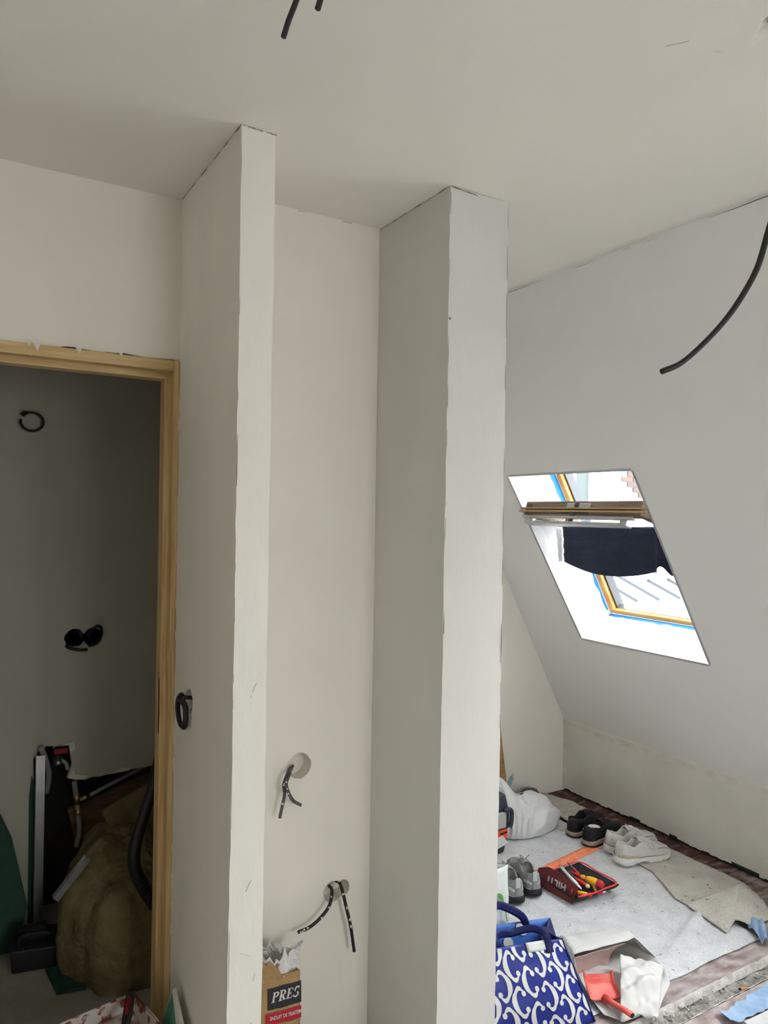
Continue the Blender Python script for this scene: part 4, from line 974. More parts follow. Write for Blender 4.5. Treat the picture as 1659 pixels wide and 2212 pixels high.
def body_ring(k):               # k 0 mouth .. 1 back fold
    out = []
    back_a, back_b = Vector((1.985, 2.090, .014)), Vector((2.245, 1.975, .014))
    for i, p in enumerate(mouth):
        w = max(0, min(1, (p.x-1.90)/.33)); upz = p.z/.112
        q = back_a.lerp(back_b, w) + Vector((0, 0, .035*upz)); 
        bul = Vector((0, 0, .030*math.sin(math.pi*k)*upz))
        r = p.lerp(q, k) + bul
        r += Vector((.8, .8, 1))*.011*fbm((r.x*17, r.y*17, k*2+upz), 1, 3)*math.sin(math.pi*min(1, k*.9+.10))
        r.z = max(r.z, .0115 if r.y > 1.745 else .004); out.append(r)
    return out
rings = [body_ring(k/12) for k in range(13)]; nm_ = len(mouth)
m = MB(); m.add([p for r in rings for p in r], [(k*nm_+i, k*nm_+(i+1) % nm_, (k+1)*nm_+(i+1) % nm_, (k+1)*nm_+i) for k in range(12) for i in range(nm_)] + [tuple(12*nm_+i for i in range(nm_))])
sko = m.build('sack_body', 'woven_white', sk, smooth=True)
sd_ = sko.modifiers.new('th', 'SOLIDIFY'); sd_.thickness = .0012; sd_.offset = -1
def lining(u, v):
    i = int(round(u*10)); a = Vector((1.922, 1.882, .108)).lerp(Vector((2.150, 1.858, .108)), u); c = Vector((1.945, 1.925, .014)).lerp(Vector((2.10, 1.895, .014)), u)
    p = a.lerp(c, v); p.y += .018*math.sin(math.pi*v)+.006*fbm((p.x*20, p.z*20, 0)); return p
MB().sheet(lining, 18, 10, .001).build('lining', 'woven_pink', sk, smooth=True)
SA, SB, SC, SD = Vector((2.105, 1.842, .088)), Vector((2.226, 1.752, .058)), Vector((2.05, 1.632, .006)), Vector((1.918, 1.672, .026))
def sfold(u, v):
    p = SA.lerp(SB, u).lerp(SD.lerp(SC, u), v)
    p.z += .030*math.sin(math.pi*v)*(.4+.6*math.sin(math.pi*u)) + .014*fbm((p.x*20, p.y*20, 1), 1, 4) + .006*math.sin(16*v+9*u); return p
MB().sheet(sfold, 26, 30, .0012).build('folded_lip', 'woven_white', sk, smooth=True)
dp = thing('dustpan', (1.96, 1.76, .02), 'red plastic dustpan lying in the mouth of the sack', 'dustpan')
dA, dB, dC, dD = Vector((1.925, 1.845, .050)), Vector((2.020, 1.798, .050)), Vector((1.985, 1.728, .032)), Vector((1.885, 1.772, .032))
def dpan(u, v):
    p = dA.lerp(dB, u).lerp(dD.lerp(dC, u), v); e = abs(2*u-1)
    p.z += .016*max(0, (e-.78)/.22)**1.5*(1-v*.6) + (.020*max(0, (.14-v)/.14)); return p
MB().sheet(dpan, 22, 18, .003).build('pan', 'dustpan_red', dp, smooth=True)
h0 = dD.lerp(dC, .55)
MB().tube([h0+Vector((-.004, .012, .002)), h0+Vector((.0, -.02, .002)), Vector((1.935, 1.675, .045)), Vector((1.937, 1.642, .044))], [.016, .012, .0105, .0115], 12, flat=.75).build('handle', 'dustpan_red', dp, smooth=True)
MB().tube([Vector((1.937, 1.642, .044)), Vector((1.9372, 1.638, .044))], [.0085, .0085], 12, flat=.75).build('handle_hole', 'hole_dark', dp)
cl = thing('storage_box', (1.97, 2.15, ZF), 'clear plastic box with a white note behind the blue bag', 'box')
ca, cb_, cc, cd = (1.925, 2.250), (2.045, 2.175), (2.000, 2.095), (1.885, 2.165)
def cbox(s, z0, z1, g):
    c = Vector((1.963, 2.171)); pts = [c+(Vector(q)-c)*g for q in (ca, cb_, cc, cd)]
    return MB().prism([(p.x, p.y, z0) for p in pts], (0, 0, z1-z0))
cbox(1, ZF+.003, .048, 1).build('tray', 'clear_plastic', cl, bevel=.006)
cbox(1, .0485, .053, 1.03).build('rim', 'clear_plastic', cl, bevel=.002)
cbox(1, .0535, .0545, .58).build('note', 'label_white', cl)
# ------------------------------------------------------------------ cables
mat('cable_end', (.05, .05, .05), .7)
def cable(name, label, pts, r, m, grp=None, flecks=0, n=6, cat='cable', seed=1):
    p = spline(pts, n); o = thing(name, p[0], label, cat, grp)
    MB().tube(p, r, 10).build('sheath', m, o, smooth=True)
    d = (p[-1]-p[-2]).normalized()
    MB().tube([p[-1], p[-1]+d*.0012], r*.62, 8).build('core', 'cable_end', o)
    rnd = random.Random(seed); k = len(p)
    for q in range(flecks):                         # flecks of wall paint on the sheath
        i = rnd.randint(k//4, k-3); a = p[i]; b = p[min(i+1, k-1)]
        t = (b-a); sd = Vector((rnd.uniform(-1, .6), -1, rnd.uniform(-.2, .9))); sd = (sd - t.normalized()*sd.dot(t.normalized())).normalized()
        c_ = p[min(i+2, k-1)]; MB().tube([a+sd*r*.45, b+sd*r*.50, c_+sd*r*.42], [r*.35, r*.72, r*.3], 6).build('paint_fleck', 'paint_fleck', o, smooth=True)
    return o
cable('ceiling_cable', 'longer black cable end hanging from the ceiling at the top', [(.540, 1.128, 2.64), (.530, 1.140, 2.60), (.513, 1.149, 2.553), (.501, 1.156, 2.506), (.490, 1.162, 2.471), (.483, 1.167, 2.443)], .0048, 'black_cable', 'cable ends hanging from the ceiling')
cable('ceiling_cable', 'shorter black cable end beside the longer one at the top', [(.538, 1.105, 2.64), (.537, 1.101, 2.592), (.530, 1.104, 2.532), (.524, 1.108, 2.494), (.519, 1.111, 2.471)], .0050, 'black_cable', 'cable ends hanging from the ceiling')
cable('ceiling_cable', 'long black cable curving down across the roof slope at the right', [(1.352, .838, 2.645), (1.353, .828, 2.58), (1.352, .822, 2.48), (1.352, .824, 2.363), (1.342, .830, 2.259), (1.326, .840, 2.180), (1.311, .849, 2.119), (1.285, .864, 2.062), (1.256, .881, 2.014), (1.220, .903, 1.968), (1.190, .921, 1.938), (1.159, .939, 1.922)], .0056, 'black_cable')
NH = 'cable ends in the niche wall'
cable('niche_cable', 'straighter grey cable hanging from the upper niche hole', [(.985, 2.213, .822), (.962, 2.18, .828), (.935, 2.130, .835), (.921, 2.125, .805), (.925, 2.125, .777), (.918, 2.125, .742), (.910, 2.125, .706)], .0052, 'grey_cable', NH, 4, seed=3)
cable('niche_cable', 'curled grey cable kinked to the right under the upper niche hole', [(.990, 2.213, .826), (.968, 2.18, .826), (.938, 2.120, .838), (.927, 2.118, .812), (.932, 2.116, .787), (.952, 2.122, .753), (.980, 2.125, .732)], .0052, 'grey_cable', NH, 3, seed=4)
cable('niche_cable', 'black cable bent to the left from the lower niche hole', [(1.130, 2.214, .404), (1.120, 2.178, .412), (1.100, 2.138, .412), (1.083, 2.125, .387), (1.051, 2.125, .358), (1.016, 2.125, .341), (.978, 2.125, .336)], .0054, 'black_cable', NH, 7, seed=6)
cable('niche_cable', 'black paint-streaked cable hanging straight from the lower niche hole', [(1.156, 2.214, .415), (1.150, 2.178, .424), (1.138, 2.134, .418), (1.147, 2.125, .370), (1.164, 2.125, .306), (1.179, 2.125, .219)], .0054, 'black_cable', NH, 7, seed=9)
lp = [(.660, 2.136, 1.098), (.612, 2.136, 1.108)]
for k in range(26):                                 # coiled switch cable
    a = math.tau*k/12 - .6; w = 1-.1*(k//12)
    lp.append((.610-.0045*(k//12)-.003*math.sin(a), 2.145+.040*w*math.sin(a*1.0+.3)*.85, 1.066+.046*w*math.cos(a)))
cable('coiled_cable', 'black cable coiled against the left partition beside the door frame', lp, .0056, 'black_cable', n=3)
rg = [(.275, 3.215, 2.006), (.270, 3.19, 2.006)] + [(.300+.040*math.cos(a), 3.170+.004*math.sin(a), 1.977+.036*math.sin(a)) for a in [R(140-330*k/18) for k in range(19)]]
cable('looped_cable', 'thin black cable tied in a ring high on the bathroom wall', rg, .0052, 'black_cable', n=3)
MB().tube(spline([(.262, 3.168, 2.004), (.272, 3.160, 2.012), (.284, 3.166, 2.010), (.270, 3.172, 1.996)], 4), .0035, 6).build('cable_knot', 'black_cable', bpy.data.objects['looped_cable'], smooth=True)
mat('void', (.002, .002, .002), 1, spec=0)
# double socket box with loose wires
sb_ = thing('socket_box', (.506, YBB, 1.085), 'empty double socket box with loose black wires in the bathroom wall', 'socket box')
for x in (.470, .541):
    MB().lathe([(.0368, .0005), (.0368, .018), (.030, .0195)], (x, YBB, 1.125), (0, 1, 0), 20, cap=False).build('box_ring', 'void', sb_, smooth=True)
    MB().lathe([(.0365, .020), (.0365, .0215)], (x, YBB, 1.125), (0, 1, 0), 20).build('box_back', 'void', sb_)
for q, pts in enumerate(([(.530, 3.216, 1.12), (.522, 3.18, 1.14), (.545, 3.165, 1.172), (.565, 3.165, 1.165), (.570, 3.185, 1.13)], [(.44, 3.214, 1.10), (.445, 3.18, 1.092), (.48, 3.170, 1.083), (.515, 3.170, 1.080)], [(.56, 3.214, 1.10), (.545, 3.18, 1.098), (.52, 3.175, 1.094)], [(.475, 3.214, 1.15), (.485, 3.185, 1.155), (.495, 3.18, 1.13)])):
    MB().tube(spline(pts, 4), .0062, 7).build('wire', 'black_cable', sb_, smooth=True)

# ------------------------------------------------------------------ filler paper bag in the niche
mat('kraft', rgb(176, 146, 106), .85, color2=rgb(150, 120, 84), vscale=8, bump=.3, bscale=20, spec=.15)
mat('paper_white', (.70, .69, .68), .8, bump=.4, bscale=22)
mat('ink_dark', rgb(42, 42, 46), .7)
mat('ink_red', rgb(176, 34, 48), .7)
mat('ink_black', rgb(30, 26, 22), .8)
kb_ = thing('filler_bag', (.85, 2.06, FZ), 'open brown paper filler bag with crumpled white lining in the niche', 'bag')
def kface(u, v, o=0):        # front of the bag, u across .74...95, v up 0...0.29
    x = .735+.215*u; z = FZ+.003+(.289-FZ-.003)*v
    y = 2.022 - .012*math.sin(math.pi*u) + .010*u + o*-1 + .006*fbm((u*3, v*4, 0)) + .01*v
    return Vector((x - .006*v, y, z))
MB().sheet(kface, 26, 26, .0012).build('front_panel', 'kraft', kb_, smooth=True)
MB().sheet(lambda u, v: kface(u, v)+Vector((0, .085-.02*v, 0)), 16, 16, .0012).build('back_panel', 'kraft', kb_, smooth=True)
for s in (0, 1): MB().sheet(lambda u, v, s=s: kface(s, v).lerp(kface(s, v)+Vector((0, .085-.02*v, 0)), u)+Vector(((1 if s else -1)*-.015*math.sin(math.pi*u)*v, 0, 0)), 10, 20, .0012).build('side_panel', 'kraft', kb_, smooth=True)
def crown(u, v):             # crumpled torn top
    a = u*math.tau; c = Vector((.842, 2.072)); rx, ry = .101, .040
    k = 1-.10*v+.30*fbm((math.cos(a)*2.2, math.sin(a)*2.2, v*2.5))*(.25+v)
    return Vector((c.x+rx*math.cos(a)*k, c.y+ry*math.sin(a)*k-.006*v, .268+.070*v+.045*fbm((math.cos(a)*3, math.sin(a)*3, 4))*v+ .012*math.cos(a)*v))
cr_ = MB().grid(crown, 60, 14, closeu=True).build('crumpled_lining', 'paper_white', kb_, smooth=False)
def crown2(u, v):
    p = crown(.52+.30*u, .05+.75*v); p.x += .004*math.sin(9*u); p.y -= .008; p.z += .004; return p
MB().grid(crown2, 30, 10).build('torn_rim', 'kraft', kb_, smooth=False)
def kq(u0, u1, v0, v1, o): return MB().sheet(lambda u, v: kface(u0+(u1-u0)*u, v0+(v1-v0)*v, o), 24, 12, .0003)
# u,v of the print: x .846..0.945
U_ = lambda x: (x-.735+.005)/.215
V_ = lambda z: (z-FZ-.003)/(.289-FZ-.003)
blk = kq(U_(.848), U_(.9485), V_(.196), V_(.258), .0022).build('print_block', 'ink_dark', kb_, smooth=True)
rdb = kq(U_(.842), U_(.9485), V_(.150), V_(.186), .0022).build('print_band', 'ink_red', kb_, smooth=True)
def on_face(name, mb2, m, par, o=.0032):
    mb2.v = [kface(U_(p.x), V_(p.z), o) for p in mb2.v]; return mb2.build(name, m, par, fix=False)
def stroke(mb, pts, ws):     # variable-width flat stroke in x,z
    n = len(pts); vs = []
    for i, (x, z) in enumerate(pts):
        a = pts[max(i-1, 0)]; b = pts[min(i+1, n-1)]; dx, dz = b[0]-a[0], b[1]-a[1]; l = math.hypot(dx, dz) or 1
        w = ws[i] if isinstance(ws, (list, tuple)) else ws
        vs += [(x-dz/l*w/2, 0, z+dx/l*w/2), (x+dz/l*w/2, 0, z-dx/l*w/2)]
    mb.add(vs, [(2*i, 2*i+1, 2*i+3, 2*i+2) for i in range(n-1)])
def serif_word(x0, z0, hgt, sx):
    """P R E S in a bold slanted serif"""
    def g(ch, ox):
        mb = MB(); T = .19; t = .07
        def bar(a, b, w=T): stroke(mb, [a, ((a[0]+b[0])/2, (a[1]+b[1])/2), b], w)
        def arc(cx, cz, rx, rz, a0, a1, w0, w1, n=12):
            pts = [(cx+rx*math.cos(R(a0+(a1-a0)*k/n)), cz+rz*math.sin(R(a0+(a1-a0)*k/n))) for k in range(n+1)]
            stroke(mb, pts, [w0+(w1-w0)*math.sin(math.pi*k/n) for k in range(n+1)])
        if ch in 'PR':
            bar((.18, 0), (.18, 1)); bar((.0, .035), (.40, .035), t); bar((.0, .965), (.35, .965), t)
            arc(.30, .74, .27, .225, 92, -92, t, T*.95)
            if ch == 'R': bar((.32, .50), (.60, .05), T); bar((.52, .035), (.74, .035), t)
        if ch == 'E':
            bar((.18, 0), (.18, 1)); bar((0, .035), (.60, .035), t); bar((0, .965), (.58, .965), t); bar((.18, .52), (.42, .52), t)
            bar((.57, .02), (.61, .27), t); bar((.55, .98), (.58, .76), t); bar((.42, .40), (.42, .64), t)
        if ch == 'S':
            arc(.31, .75, .20, .215, 20, 230, t, T*.9); arc(.29, .26, .22, .235, 70, -170, T*.5, T*.95)
            bar((.50, .72), (.51, .97), t); bar((.07, .03), (.07, .28), t)
        mb.v = [Vector((min(.9480, x0+(ox+v.x+.22*v.z)*hgt*sx), 0, z0+v.z*hgt)) for v in mb.v]
        return mb
    for ch, ox in (('P', 0), ('R', .72), ('E', 1.50), ('S', 2.20)):
        on_face('letter', g(ch, ox), 'print_white', blk)
serif_word(.858, .2165, .029, 1.0)
def flat_text(s, size, x, z, m, par, bold=0, sx=1):
    c = bpy.data.curves.new('t', 'FONT'); c.body = s; c.size = size; c.offset = bold; c.align_x = 'LEFT'; c.resolution_u = 3
    t = bpy.data.objects.new('tmp', c); col.objects.link(t); dg = bpy.context.evaluated_depsgraph_get(); me = bpy.data.meshes.new_from_object(t.evaluated_get(dg)); bpy.data.objects.remove(t)
    b = MB().add([Vector((min(.9482, x+v.co.x*sx), 0, z+v.co.y)) for v in me.vertices], [tuple(p.vertices) for p in me.polygons]); bpy.data.meshes.remove(me)
    return on_face('lettering', b, m, par)
flat_text('ENDUIT DE TRAITEM', .0150, .855, .1655, 'print_white', rdb, .0003, .66)
flat_text('LAGE', .013, .795, .196, 'ink_black', kb_, .0002, .9)
flat_text('IUM', .013, .799, .166, 'ink_black', kb_, .0002, .9)
for (xa, xb, za, zb2) in ((.79, .829, .184, .1855), (.8275, .829, .10, .1855)):
    kq(U_(xa), U_(xb), V_(za), V_(zb2), .0026).build('print_line', 'ink_black', kb_)
kb_.matrix_basis = Matrix.Translation(Vector((.852, 2.062, FZ))) @ Matrix.Rotation(R(-17), 4, 'Z')
mat('brown_board', rgb(62, 44, 38), .8, var=.3, vscale=14)
tag(MB().prism([(.735, 2.146, FZ+.002), (.878, 2.146, FZ+.002), (.872, 2.150, .28), (.866, 2.152, .352), (.862, 2.152, .360), (.735, 2.152, .360)], (0, .012, 0)).build('brown_board', 'brown_board', bevel=.002), 'dark brown board standing behind the paper filler bag', 'board')

# ------------------------------------------------------------------ doorway: tub, knife, green offcut
mat('tub_white', (.60, .56, .52), .7, color2=rgb(132, 66, 44), vscale=26, detail=8, cmin=.44, cmax=.51)
tub = thing('mortar_tub', (.40, 2.16, FZ), 'white plastic tub splashed with reddish brown, standing in the doorway', 'tub')
tc_ = [Vector((.515, 2.285, .2)), Vector((.556, 2.095, .2)), Vector((.335, 2.04, .2)), Vector((.300, 2.245, .2))]
cen = sum(tc_, Vector())/4
def scale_ring(k, z): return [Vector((cen.x+(p.x-cen.x)*k, cen.y+(p.y-cen.y)*k, z)) for p in tc_]
o1, o0, i1, i0 = scale_ring(1, .200), scale_ring(.74, FZ+.003), scale_ring(.965, .200), scale_ring(.72, FZ+.012)
m = MB(); m.add(o1+o0+i1+i0, [(i, (i+1) % 4, 4+(i+1) % 4, 4+i) for i in range(4)] + [(8+i, 8+(i+1) % 4, 12+(i+1) % 4, 12+i) for i in range(4)] + [(i, (i+1) % 4, 8+(i+1) % 4, 8+i) for i in range(4)] + [(4, 5, 6, 7), (12, 13, 14, 15)])
m.build('tub_body', 'tub_white', tub, bevel=.004)
rr_ = scale_ring(1.015, .199); MB().tube(rr_+[rr_[0]], .005, 6).build('rim', 'tub_white', tub, smooth=True)
mat('plaster_mix', (.55, .47, .42), .9, color2=rgb(128, 70, 50), vscale=22, detail=7, cmin=.40, cmax=.55, bump=.6, bscale=30)
q_ = scale_ring(.93, .155); MB().sheet(lambda u, v: q_[0].lerp(q_[1], u).lerp(q_[3].lerp(q_[2], u), v)+Vector((0, 0, .012*fbm((u*4, v*4, 0)))), 20, 20, .004).build('dried_mix', 'plaster_mix', tub, smooth=True)
mat('knife_dark', (.02, .018, .018), .35)
mat('knife_red', rgb(120, 16, 30), .4)
kn = thing('utility_knife', (.48, 2.2, .21), 'dark utility knife with a red insert resting on the splashed tub', 'knife')
k0, k1 = Vector((.505, 2.262, .224)), Vector((.440, 2.070, .196)); kd = (k1-k0).normalized()
MB().tube([k0-kd*.004, k0, k0+kd*.03, k0+kd*.10, k1], [.005, .011, .0135, .0135, .011], 12, flat=.7).build('handle', 'knife_dark', kn, smooth=True)
MB().tube([k0+kd*.022+Vector((-.003, -.002, .007)), k0+kd*.035+Vector((-.003, -.002, .0075)), k0+kd*.085+Vector((-.003, -.002, .0075)), k0+kd*.10+Vector((-.003, -.002, .006))], [.003, .0065, .0065, .003], 8, flat=.6).build('insert', 'knife_red', kn, smooth=True)
MB().tube([k0-kd*.005, k0+kd*.014], [.0062, .0118], 10, flat=.72).build('end_cap', 'tool_silver', kn, smooth=True)
mat('board_core', (.68, .66, .60), .9)
gx = .598
go = thing('plasterboard_offcut', (.60, 2.07, 0), 'triangular green plasterboard offcut leaning on the left partition', 'plasterboard')
MB().prism([(gx, 2.155, .262), (gx-.065, 2.262, FZ+.004), (gx-.065, 1.94, FZ+.004), (gx-.008, 1.985, .19)], (.010, 0, 0)).build('board', 'board_core', go)
mat('green_light', rgb(84, 146, 124), .85, var=.1, vscale=20)
MB().prism([(gx-.0012, 2.153, .255), (gx-.0662, 2.262, FZ+.006), (gx-.0662, 2.02, FZ+.006), (gx-.012, 2.055, .18)], (.001, 0, 0)).build('paper_face', 'green_light', go)
# ------------------------------------------------------------------ dark bathroom
mat('insulation', rgb(124, 113, 84), .95, color2=rgb(100, 88, 60), vscale=10, bump=1, bscale=40, spec=.05)
mat('wood_old', rgb(112, 86, 62), .8, color2=rgb(84, 62, 44), vscale=6, stretch=(.6, 5, 5))
mat('pipe_grey', rgb(150, 150, 146), .5)
mat('brass', (.45, .33, .16), .35, metal=.9)
mat('black_rubber', (.006, .006, .007), .45)
st = thing('metal_stud', (.352, 3.17, 0), 'galvanised metal stud standing at the left of the torn wall opening', 'metal stud')
MB().box((.333, 3.150, .003), (.336, 3.195, .688)).box((.336, 3.150, .003), (.364, 3.153, .686)).build('channel', 'galvanised', st)
MB().box((.346, 3.1475, .003), (.3475, 3.150, .686)).build('rib', 'galvanised', st)
MB().box((.352, 3.1475, .003), (.3535, 3.150, .686)).build('rib', 'galvanised', st)
MB().prism([(.316, 3.195, .01), (.334, 3.195, .01), (.334, 3.195, .56), (.322, 3.195, .60), (.314, 3.195, .52)], (0, .004, 0)).build('green_edge', 'green_board', bath_o)
for (pts, nm) in (([(.395, 3.199, .695), (.43, 3.199, .706), (.475, 3.199, .712), (.480, 3.199, .68), (.462, 3.199, .665), (.455, 3.199, .698), (.40, 3.199, .70)], 'torn_paper'), ([(.455, 3.199, .565), (.475, 3.199, .60), (.482, 3.199, .575), (.53, 3.199, .565), (.51, 3.199, .552)], 'torn_paper'), ([(.60, 3.199, .556), (.66, 3.199, .574), (.70, 3.199, .57), (.69, 3.199, .558)], 'torn_paper')):
    MB().prism(pts, (0, .0008, 0)).build(nm, 'bare_joint', bath_o)
tag(MB().prism([(.47, 3.30, .40), (1.2, 3.30, .63), (1.2, 3.30, .46), (.50, 3.30, .26)], (0, .03, 0)).build('timber_plank', 'wood_old', bevel=.003), 'rough brown plank slanting across the wall cavity', 'plank')
def pipe(label, pts, r, m='pipe_grey', cat='pipe', nm='flexible_pipe', extra=()):
    p = spline(pts, 5); o = thing(nm, p[0], label, cat); MB().tube(p, r, 10).build('hose', m, o, smooth=True)
    for (a, b, rr, mt, pn) in extra: MB().tube([a, b], rr, 10).build(pn, mt, o, smooth=True)
    return o
pipe('short grey conduit curving down beside the metal stud', [(.350, 3.168, .715), (.366, 3.178, .668), (.380, 3.20, .620), (.386, 3.222, .575), (.380, 3.235, .51)], .011)
pipe('grey water pipe with tee fittings hanging in the torn opening', [(.480, 3.215, .545), (.488, 3.23, .50), (.497, 3.25, .44), (.508, 3.25, .334), (.498, 3.25, .264)], .010,
     extra=((Vector((.493, 3.24, .478)), Vector((.500, 3.248, .440)), .013, 'brass', 'fitting'), (Vector((.501, 3.248, .415)), Vector((.504, 3.25, .395)), .013, 'brass', 'fitting')))
pipe('thin grey pipe running up to the right along the plank', [(.505, 3.25, .452), (.545, 3.255, .462), (.648, 3.26, .500), (.80, 3.262, .554), (1.0, 3.265, .61)], .008,
     extra=((Vector((.515, 3.25, .455)), Vector((.545, 3.255, .462)), .012, 'brass', 'fitting'),))
vl = thing('water_valve', (.42, 3.22, .60), 'round water inlet valve with a red tag in the torn opening', 'valve')
MB().lathe([(.022, 0), (.022, .012), (.015, .014), (.015, .03), (.010, .031), (.010, .022)], (.420, 3.255, .628), (0, -1, 0), 16).build('body', 'dark_metal', vl, smooth=True)
MB().lathe([(.006, 0), (.006, .008)], (.420, 3.224, .628), (0, -1, 0), 10).build('stem', 'tool_silver', vl)
MB().tube(spline([(.432, 3.235, .632), (.450, 3.23, .618), (.458, 3.235, .59)], 4), .008, 8).build('elbow', 'pipe_grey', vl, smooth=True)
mat('tag_red', rgb(150, 20, 24), .6)
MB().box((.404, 3.212, .664), (.455, 3.216, .684)).build('tag', 'tag_red', vl)
# insulation wool
def wool(u, v):
    th = u*math.tau; x0 = .640; y0 = 2.86
    rx = .255+.05*fbm((math.cos(th)*1.6, math.sin(th)*1.6, 2)); ry = .27+.04*fbm((math.cos(th)*2, math.sin(th)*2, 6))
    q = math.sin(v*math.pi*.58)/math.sin(math.pi*.5); x = x0+rx*q*math.cos(th); y = y0+ry*q*math.sin(th)
    hh = .36+.10*max(0, (y-2.8)/.2)
    z = hh*max(0, 1-v**2.6)+.03*fbm((x*7, y*7, 1), 1, 4)*(1-v**6)+.010*fbm((x*34, y*34, 4), 1, 3)
    return Vector((min(x+.012*fbm((y*14, z*14, 1), 1, 4), 1.2), min(y+.012*fbm((x*14, z*14, 5), 1, 4), 3.14), max(z, 0)+.001))
tag(MB().grid(lambda u, v: wool(u, .02+.98*v), 130, 60, closeu=True).build('insulation_wool', 'insulation', smooth=True), 'large heap of loose yellowish insulation wool behind the doorway', 'insulation')
def slab(name, label, c, ax, ay, az, hx, hy, hz, amp=.004):
    ax, ay, az = [Vector(q).normalized() for q in (ax, ay, az)]
    m = MB(); n = 12
    def face(o, a, b): m.grid(lambda u, v: (lambda p: p+Vector((1, 1, 1))*amp*fbm(p*18, 1, 3))(o+a*(2*u-1)+b*(2*v-1)), n, n)
    C_ = Vector(c)
    for s in (1, -1):
        face(C_+az*hz*s, ax*hx, ay*hy); face(C_+ax*hx*s, ay*hy, az*hz); face(C_+ay*hy*s, ax*hx, az*hz)
    o = m.build(name, 'insulation', smooth=False); tag(o, label, 'insulation'); return o
slab('insulation_slab', 'flat insulation slab leaning behind the wool heap', (.755, 3.00, .44), (1, 0, .45), (-.45, 0, 1), (0, -1, .35), .17, .13, .03)
hz = pipe('thick black ribbed hose drooping beside the door jamb', [tuple(q) for q in [Vector((a*.972, b*.972, 1.65+(c-1.65)*.972)) for a, b, c in [(.700, 2.70, .80), (.668, 2.66, .72), (.650, 2.65, .66), (.622, 2.65, .575), (.600, 2.65, .50), (.593, 2.65, .43), (.610, 2.65, .365), (.645, 2.65, .295), (.700, 2.66, .215), (.78, 2.68, .15)]]], .021, 'black_rubber', 'hose', 'vacuum_hose')
for k in range(7):
    c = Vector((.598+.006*k, 2.576, .396-.0115*k)); d = Vector((.5, 0, -.86)).normalized()
    MB().lathe([(.0205, -.0015), (.0235, 0), (.0205, .0015)], c, d, 14, cap=False).build('ridge', 'black_rubber', hz, smooth=True)
pf = thing('metal_profile', (.41, 2.75, .30), 'bright metal profile offcut lying on the wool heap', 'metal profile')
pa, pb_ = Vector((.358, 2.70, .325)), Vector((.462, 2.72, .432)); d = (pb_-pa); s_ = d.cross(Vector((0, 1, .2))).normalized()
MB().prism([pa, pa+s_*.020, pb_+s_*.020, pb_], (0, .002, .0)).build('web', 'galvanised', pf)
MB().prism([pa+s_*.020, pb_+s_*.020, pb_+s_*.020+Vector((0, .025, 0)), pa+s_*.020+Vector((0, .025, 0))], s_*.0015).build('flange', 'galvanised', pf)
MB().prism([pa, pb_, pb_+Vector((0, .025, 0)), pa+Vector((0, .025, 0))], s_*-.0015).build('flange', 'galvanised', pf)
bx = thing('tool_case', (.31, 2.94, 0), 'black plastic tool case with a round knob on the bathroom floor', 'tool case')
MB().hexa([(.238, 2.905, .003), (.388, 2.880, .003), (.41, 3.02, .003), (.255, 3.05, .003), (.232, 2.90, .088), (.395, 2.872, .082), (.41, 3.02, .09), (.25, 3.05, .095)]).build('body', 'black', bx, bevel=.008)
MB().tube([(.262, 2.97, .105), (.355, 2.955, .110)], .030, 14).build('knob', 'black', bx, smooth=True)
MB().tube(spline([(.262, 2.925, .090), (.27, 2.915, .125), (.35, 2.90, .125), (.362, 2.91, .088)], 5), .007, 8).build('handle', 'black', bx, smooth=True)
tag(MB().prism([(-.35, 3.06, .003), (.262, 3.06, .003), (.306, 3.09, .14), (.252, 3.14, .39), (.205, 3.165, .50), (-.35, 3.165, .50)], (0, .0125, 0)).build('plasterboard_sheet', 'green_board'), 'green plasterboard panel leaning in the left corner of the bathroom', 'plasterboard')
tag(MB().prism([(.345, 2.875, .002), (.466, 2.835, .002), (.452, 2.695, .002), (.362, 2.715, .002)], (0, 0, .0125)).build('plasterboard_piece', 'green_board'), 'small green plasterboard piece lying flat on the bathroom floor', 'plasterboard')

# ------------------------------------------------------------------ outside the roof window
mat('zinc', (.52, .54, .56), .5, var=.1, vscale=3)
mat('zinc_dark', (.022, .026, .030), .6)
mat('brick_a', (.075, .042, .034), .9, var=.25, vscale=6)
mat('brick_b', (.055, .038, .036), .9, var=.25, vscale=6)
mat('brick_mortar', (.13, .12, .115), .95)
mat('render_wall', (.55, .55, .54), .9)
rf = thing('zinc_roof', (6.9, 5.6, 0), 'pale zinc roof with standing seams across the courtyard', 'roof')
RX0, RX1 = 4.4, 10.5
def rp(x, t, o=0): return Vector((x, 5.0+1.7*t, .80+.62*t)) + Vector((0, -.34, .94))*o
MB().hexa([rp(RX0, 0, -.1), rp(RX1, 0, -.1), rp(RX1, 1, -.1), rp(RX0, 1, -.1), rp(RX0, 0), rp(RX1, 0), rp(RX1, 1), rp(RX0, 1)]).build('deck', 'zinc', rf)
x = RX0+.2
while x < RX1-.1:
    MB().hexa([rp(x, .01), rp(x+.022, .01), rp(x+.022, .99), rp(x, .99), rp(x, .01, .03), rp(x+.022, .01, .03), rp(x+.022, .99, .03), rp(x, .99, .03)]).build('seam', 'zinc_dark', rf)
    x += .32
MB().box((RX0, 4.90, .68), (RX1, 5.02, .765)).build('gutter', 'zinc', rf, bevel=.02)
MB().box((RX0, 5.02, -1.5), (RX1, 5.10, .72)).build('facade', 'render_wall', rf)
sk2 = thing('roof_light', (6.8, 5.6, 1.0), 'timber roof window standing open on the zinc roof', 'roof window')
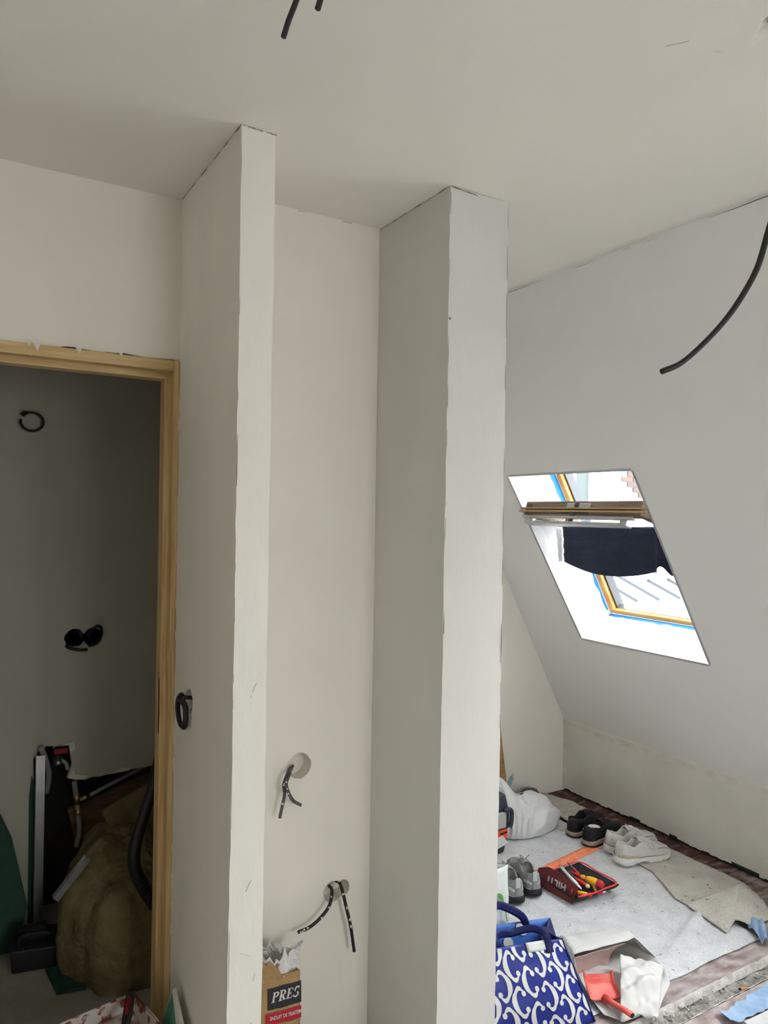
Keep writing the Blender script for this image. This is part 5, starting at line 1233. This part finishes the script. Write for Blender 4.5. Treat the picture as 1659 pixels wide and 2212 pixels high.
MB().hexa([rp(6.50, .30, .10), rp(7.5, .30, .10), rp(7.5, .345, .10), rp(6.50, .345, .10), rp(6.50, .30, .17), rp(7.5, .30, .17), rp(7.5, .345, .17), rp(6.50, .345, .17)]).build('sash_rail', 'window_wood', sk2)
MB().hexa([rp(6.44, .25, .0), rp(7.56, .25, .0), rp(7.56, .29, .0), rp(6.44, .29, .0), rp(6.44, .25, .06), rp(7.56, .25, .06), rp(7.56, .29, .06), rp(6.44, .29, .06)]).build('flashing', 'zinc', sk2)
hb = thing('house_wall', (7.6, 7.0, 0), 'pale house wall with white window and a patch of bare brick', 'building')
MB().box((4.4, 7.0, -1.5), (12, 7.3, 5.0)).build('wall', 'render_wall', hb)
wf = MB().box((6.55, 6.96, 1.2), (7.35, 6.985, 3.2)).build('window', 'glass_dark' if 'glass_dark' in MATS else mat('glass_dark', (.05, .06, .06), .5, spec=.1), hb)
for (a, b, c, d_) in ((6.50, 6.62, 1.1, 3.3), (7.22, 7.36, 1.1, 3.3), (6.90, 6.97, 1.1, 3.3), (6.5, 7.36, 3.18, 3.3)):
    MB().box((a, 6.93, c), (b, 6.97, d_)).build('window_bar', 'reveal_white', wf)
# bare brick patch
MB().box((7.84, 6.975, 1.55), (9.3, 6.99, 2.75)).build('mortar_bed', 'brick_mortar', hb)
bmesh_ = None
z = 1.56; row = 0
while z < 2.72:
    x = 7.85 + (.11 if row % 2 else 0)
    while x < 9.06:
        d0 = .26*max(0, 1-(x-7.85)/.45); 
        if not (z < 1.56+.55-(x-7.85)*.9):
            if bmesh_ is None:
                bo = MB().box((0, 0, 0), (.205, .02, .056)).build('brick', 'brick_a', hb, local=True, origin=False); bmesh_ = bo.data; bm2 = bmesh_.copy(); bm2.materials.clear(); bm2.materials.append(MATS['brick_b'])
            else:
                bo = bpy.data.objects.new('brick', bmesh_ if random.random() < .6 else bm2); col.objects.link(bo); bo.parent = hb
            bo.location = Vector((x, 6.958+jit(.003), z)) - hb.matrix_basis.translation
        x += .22
    z += .070; row += 1
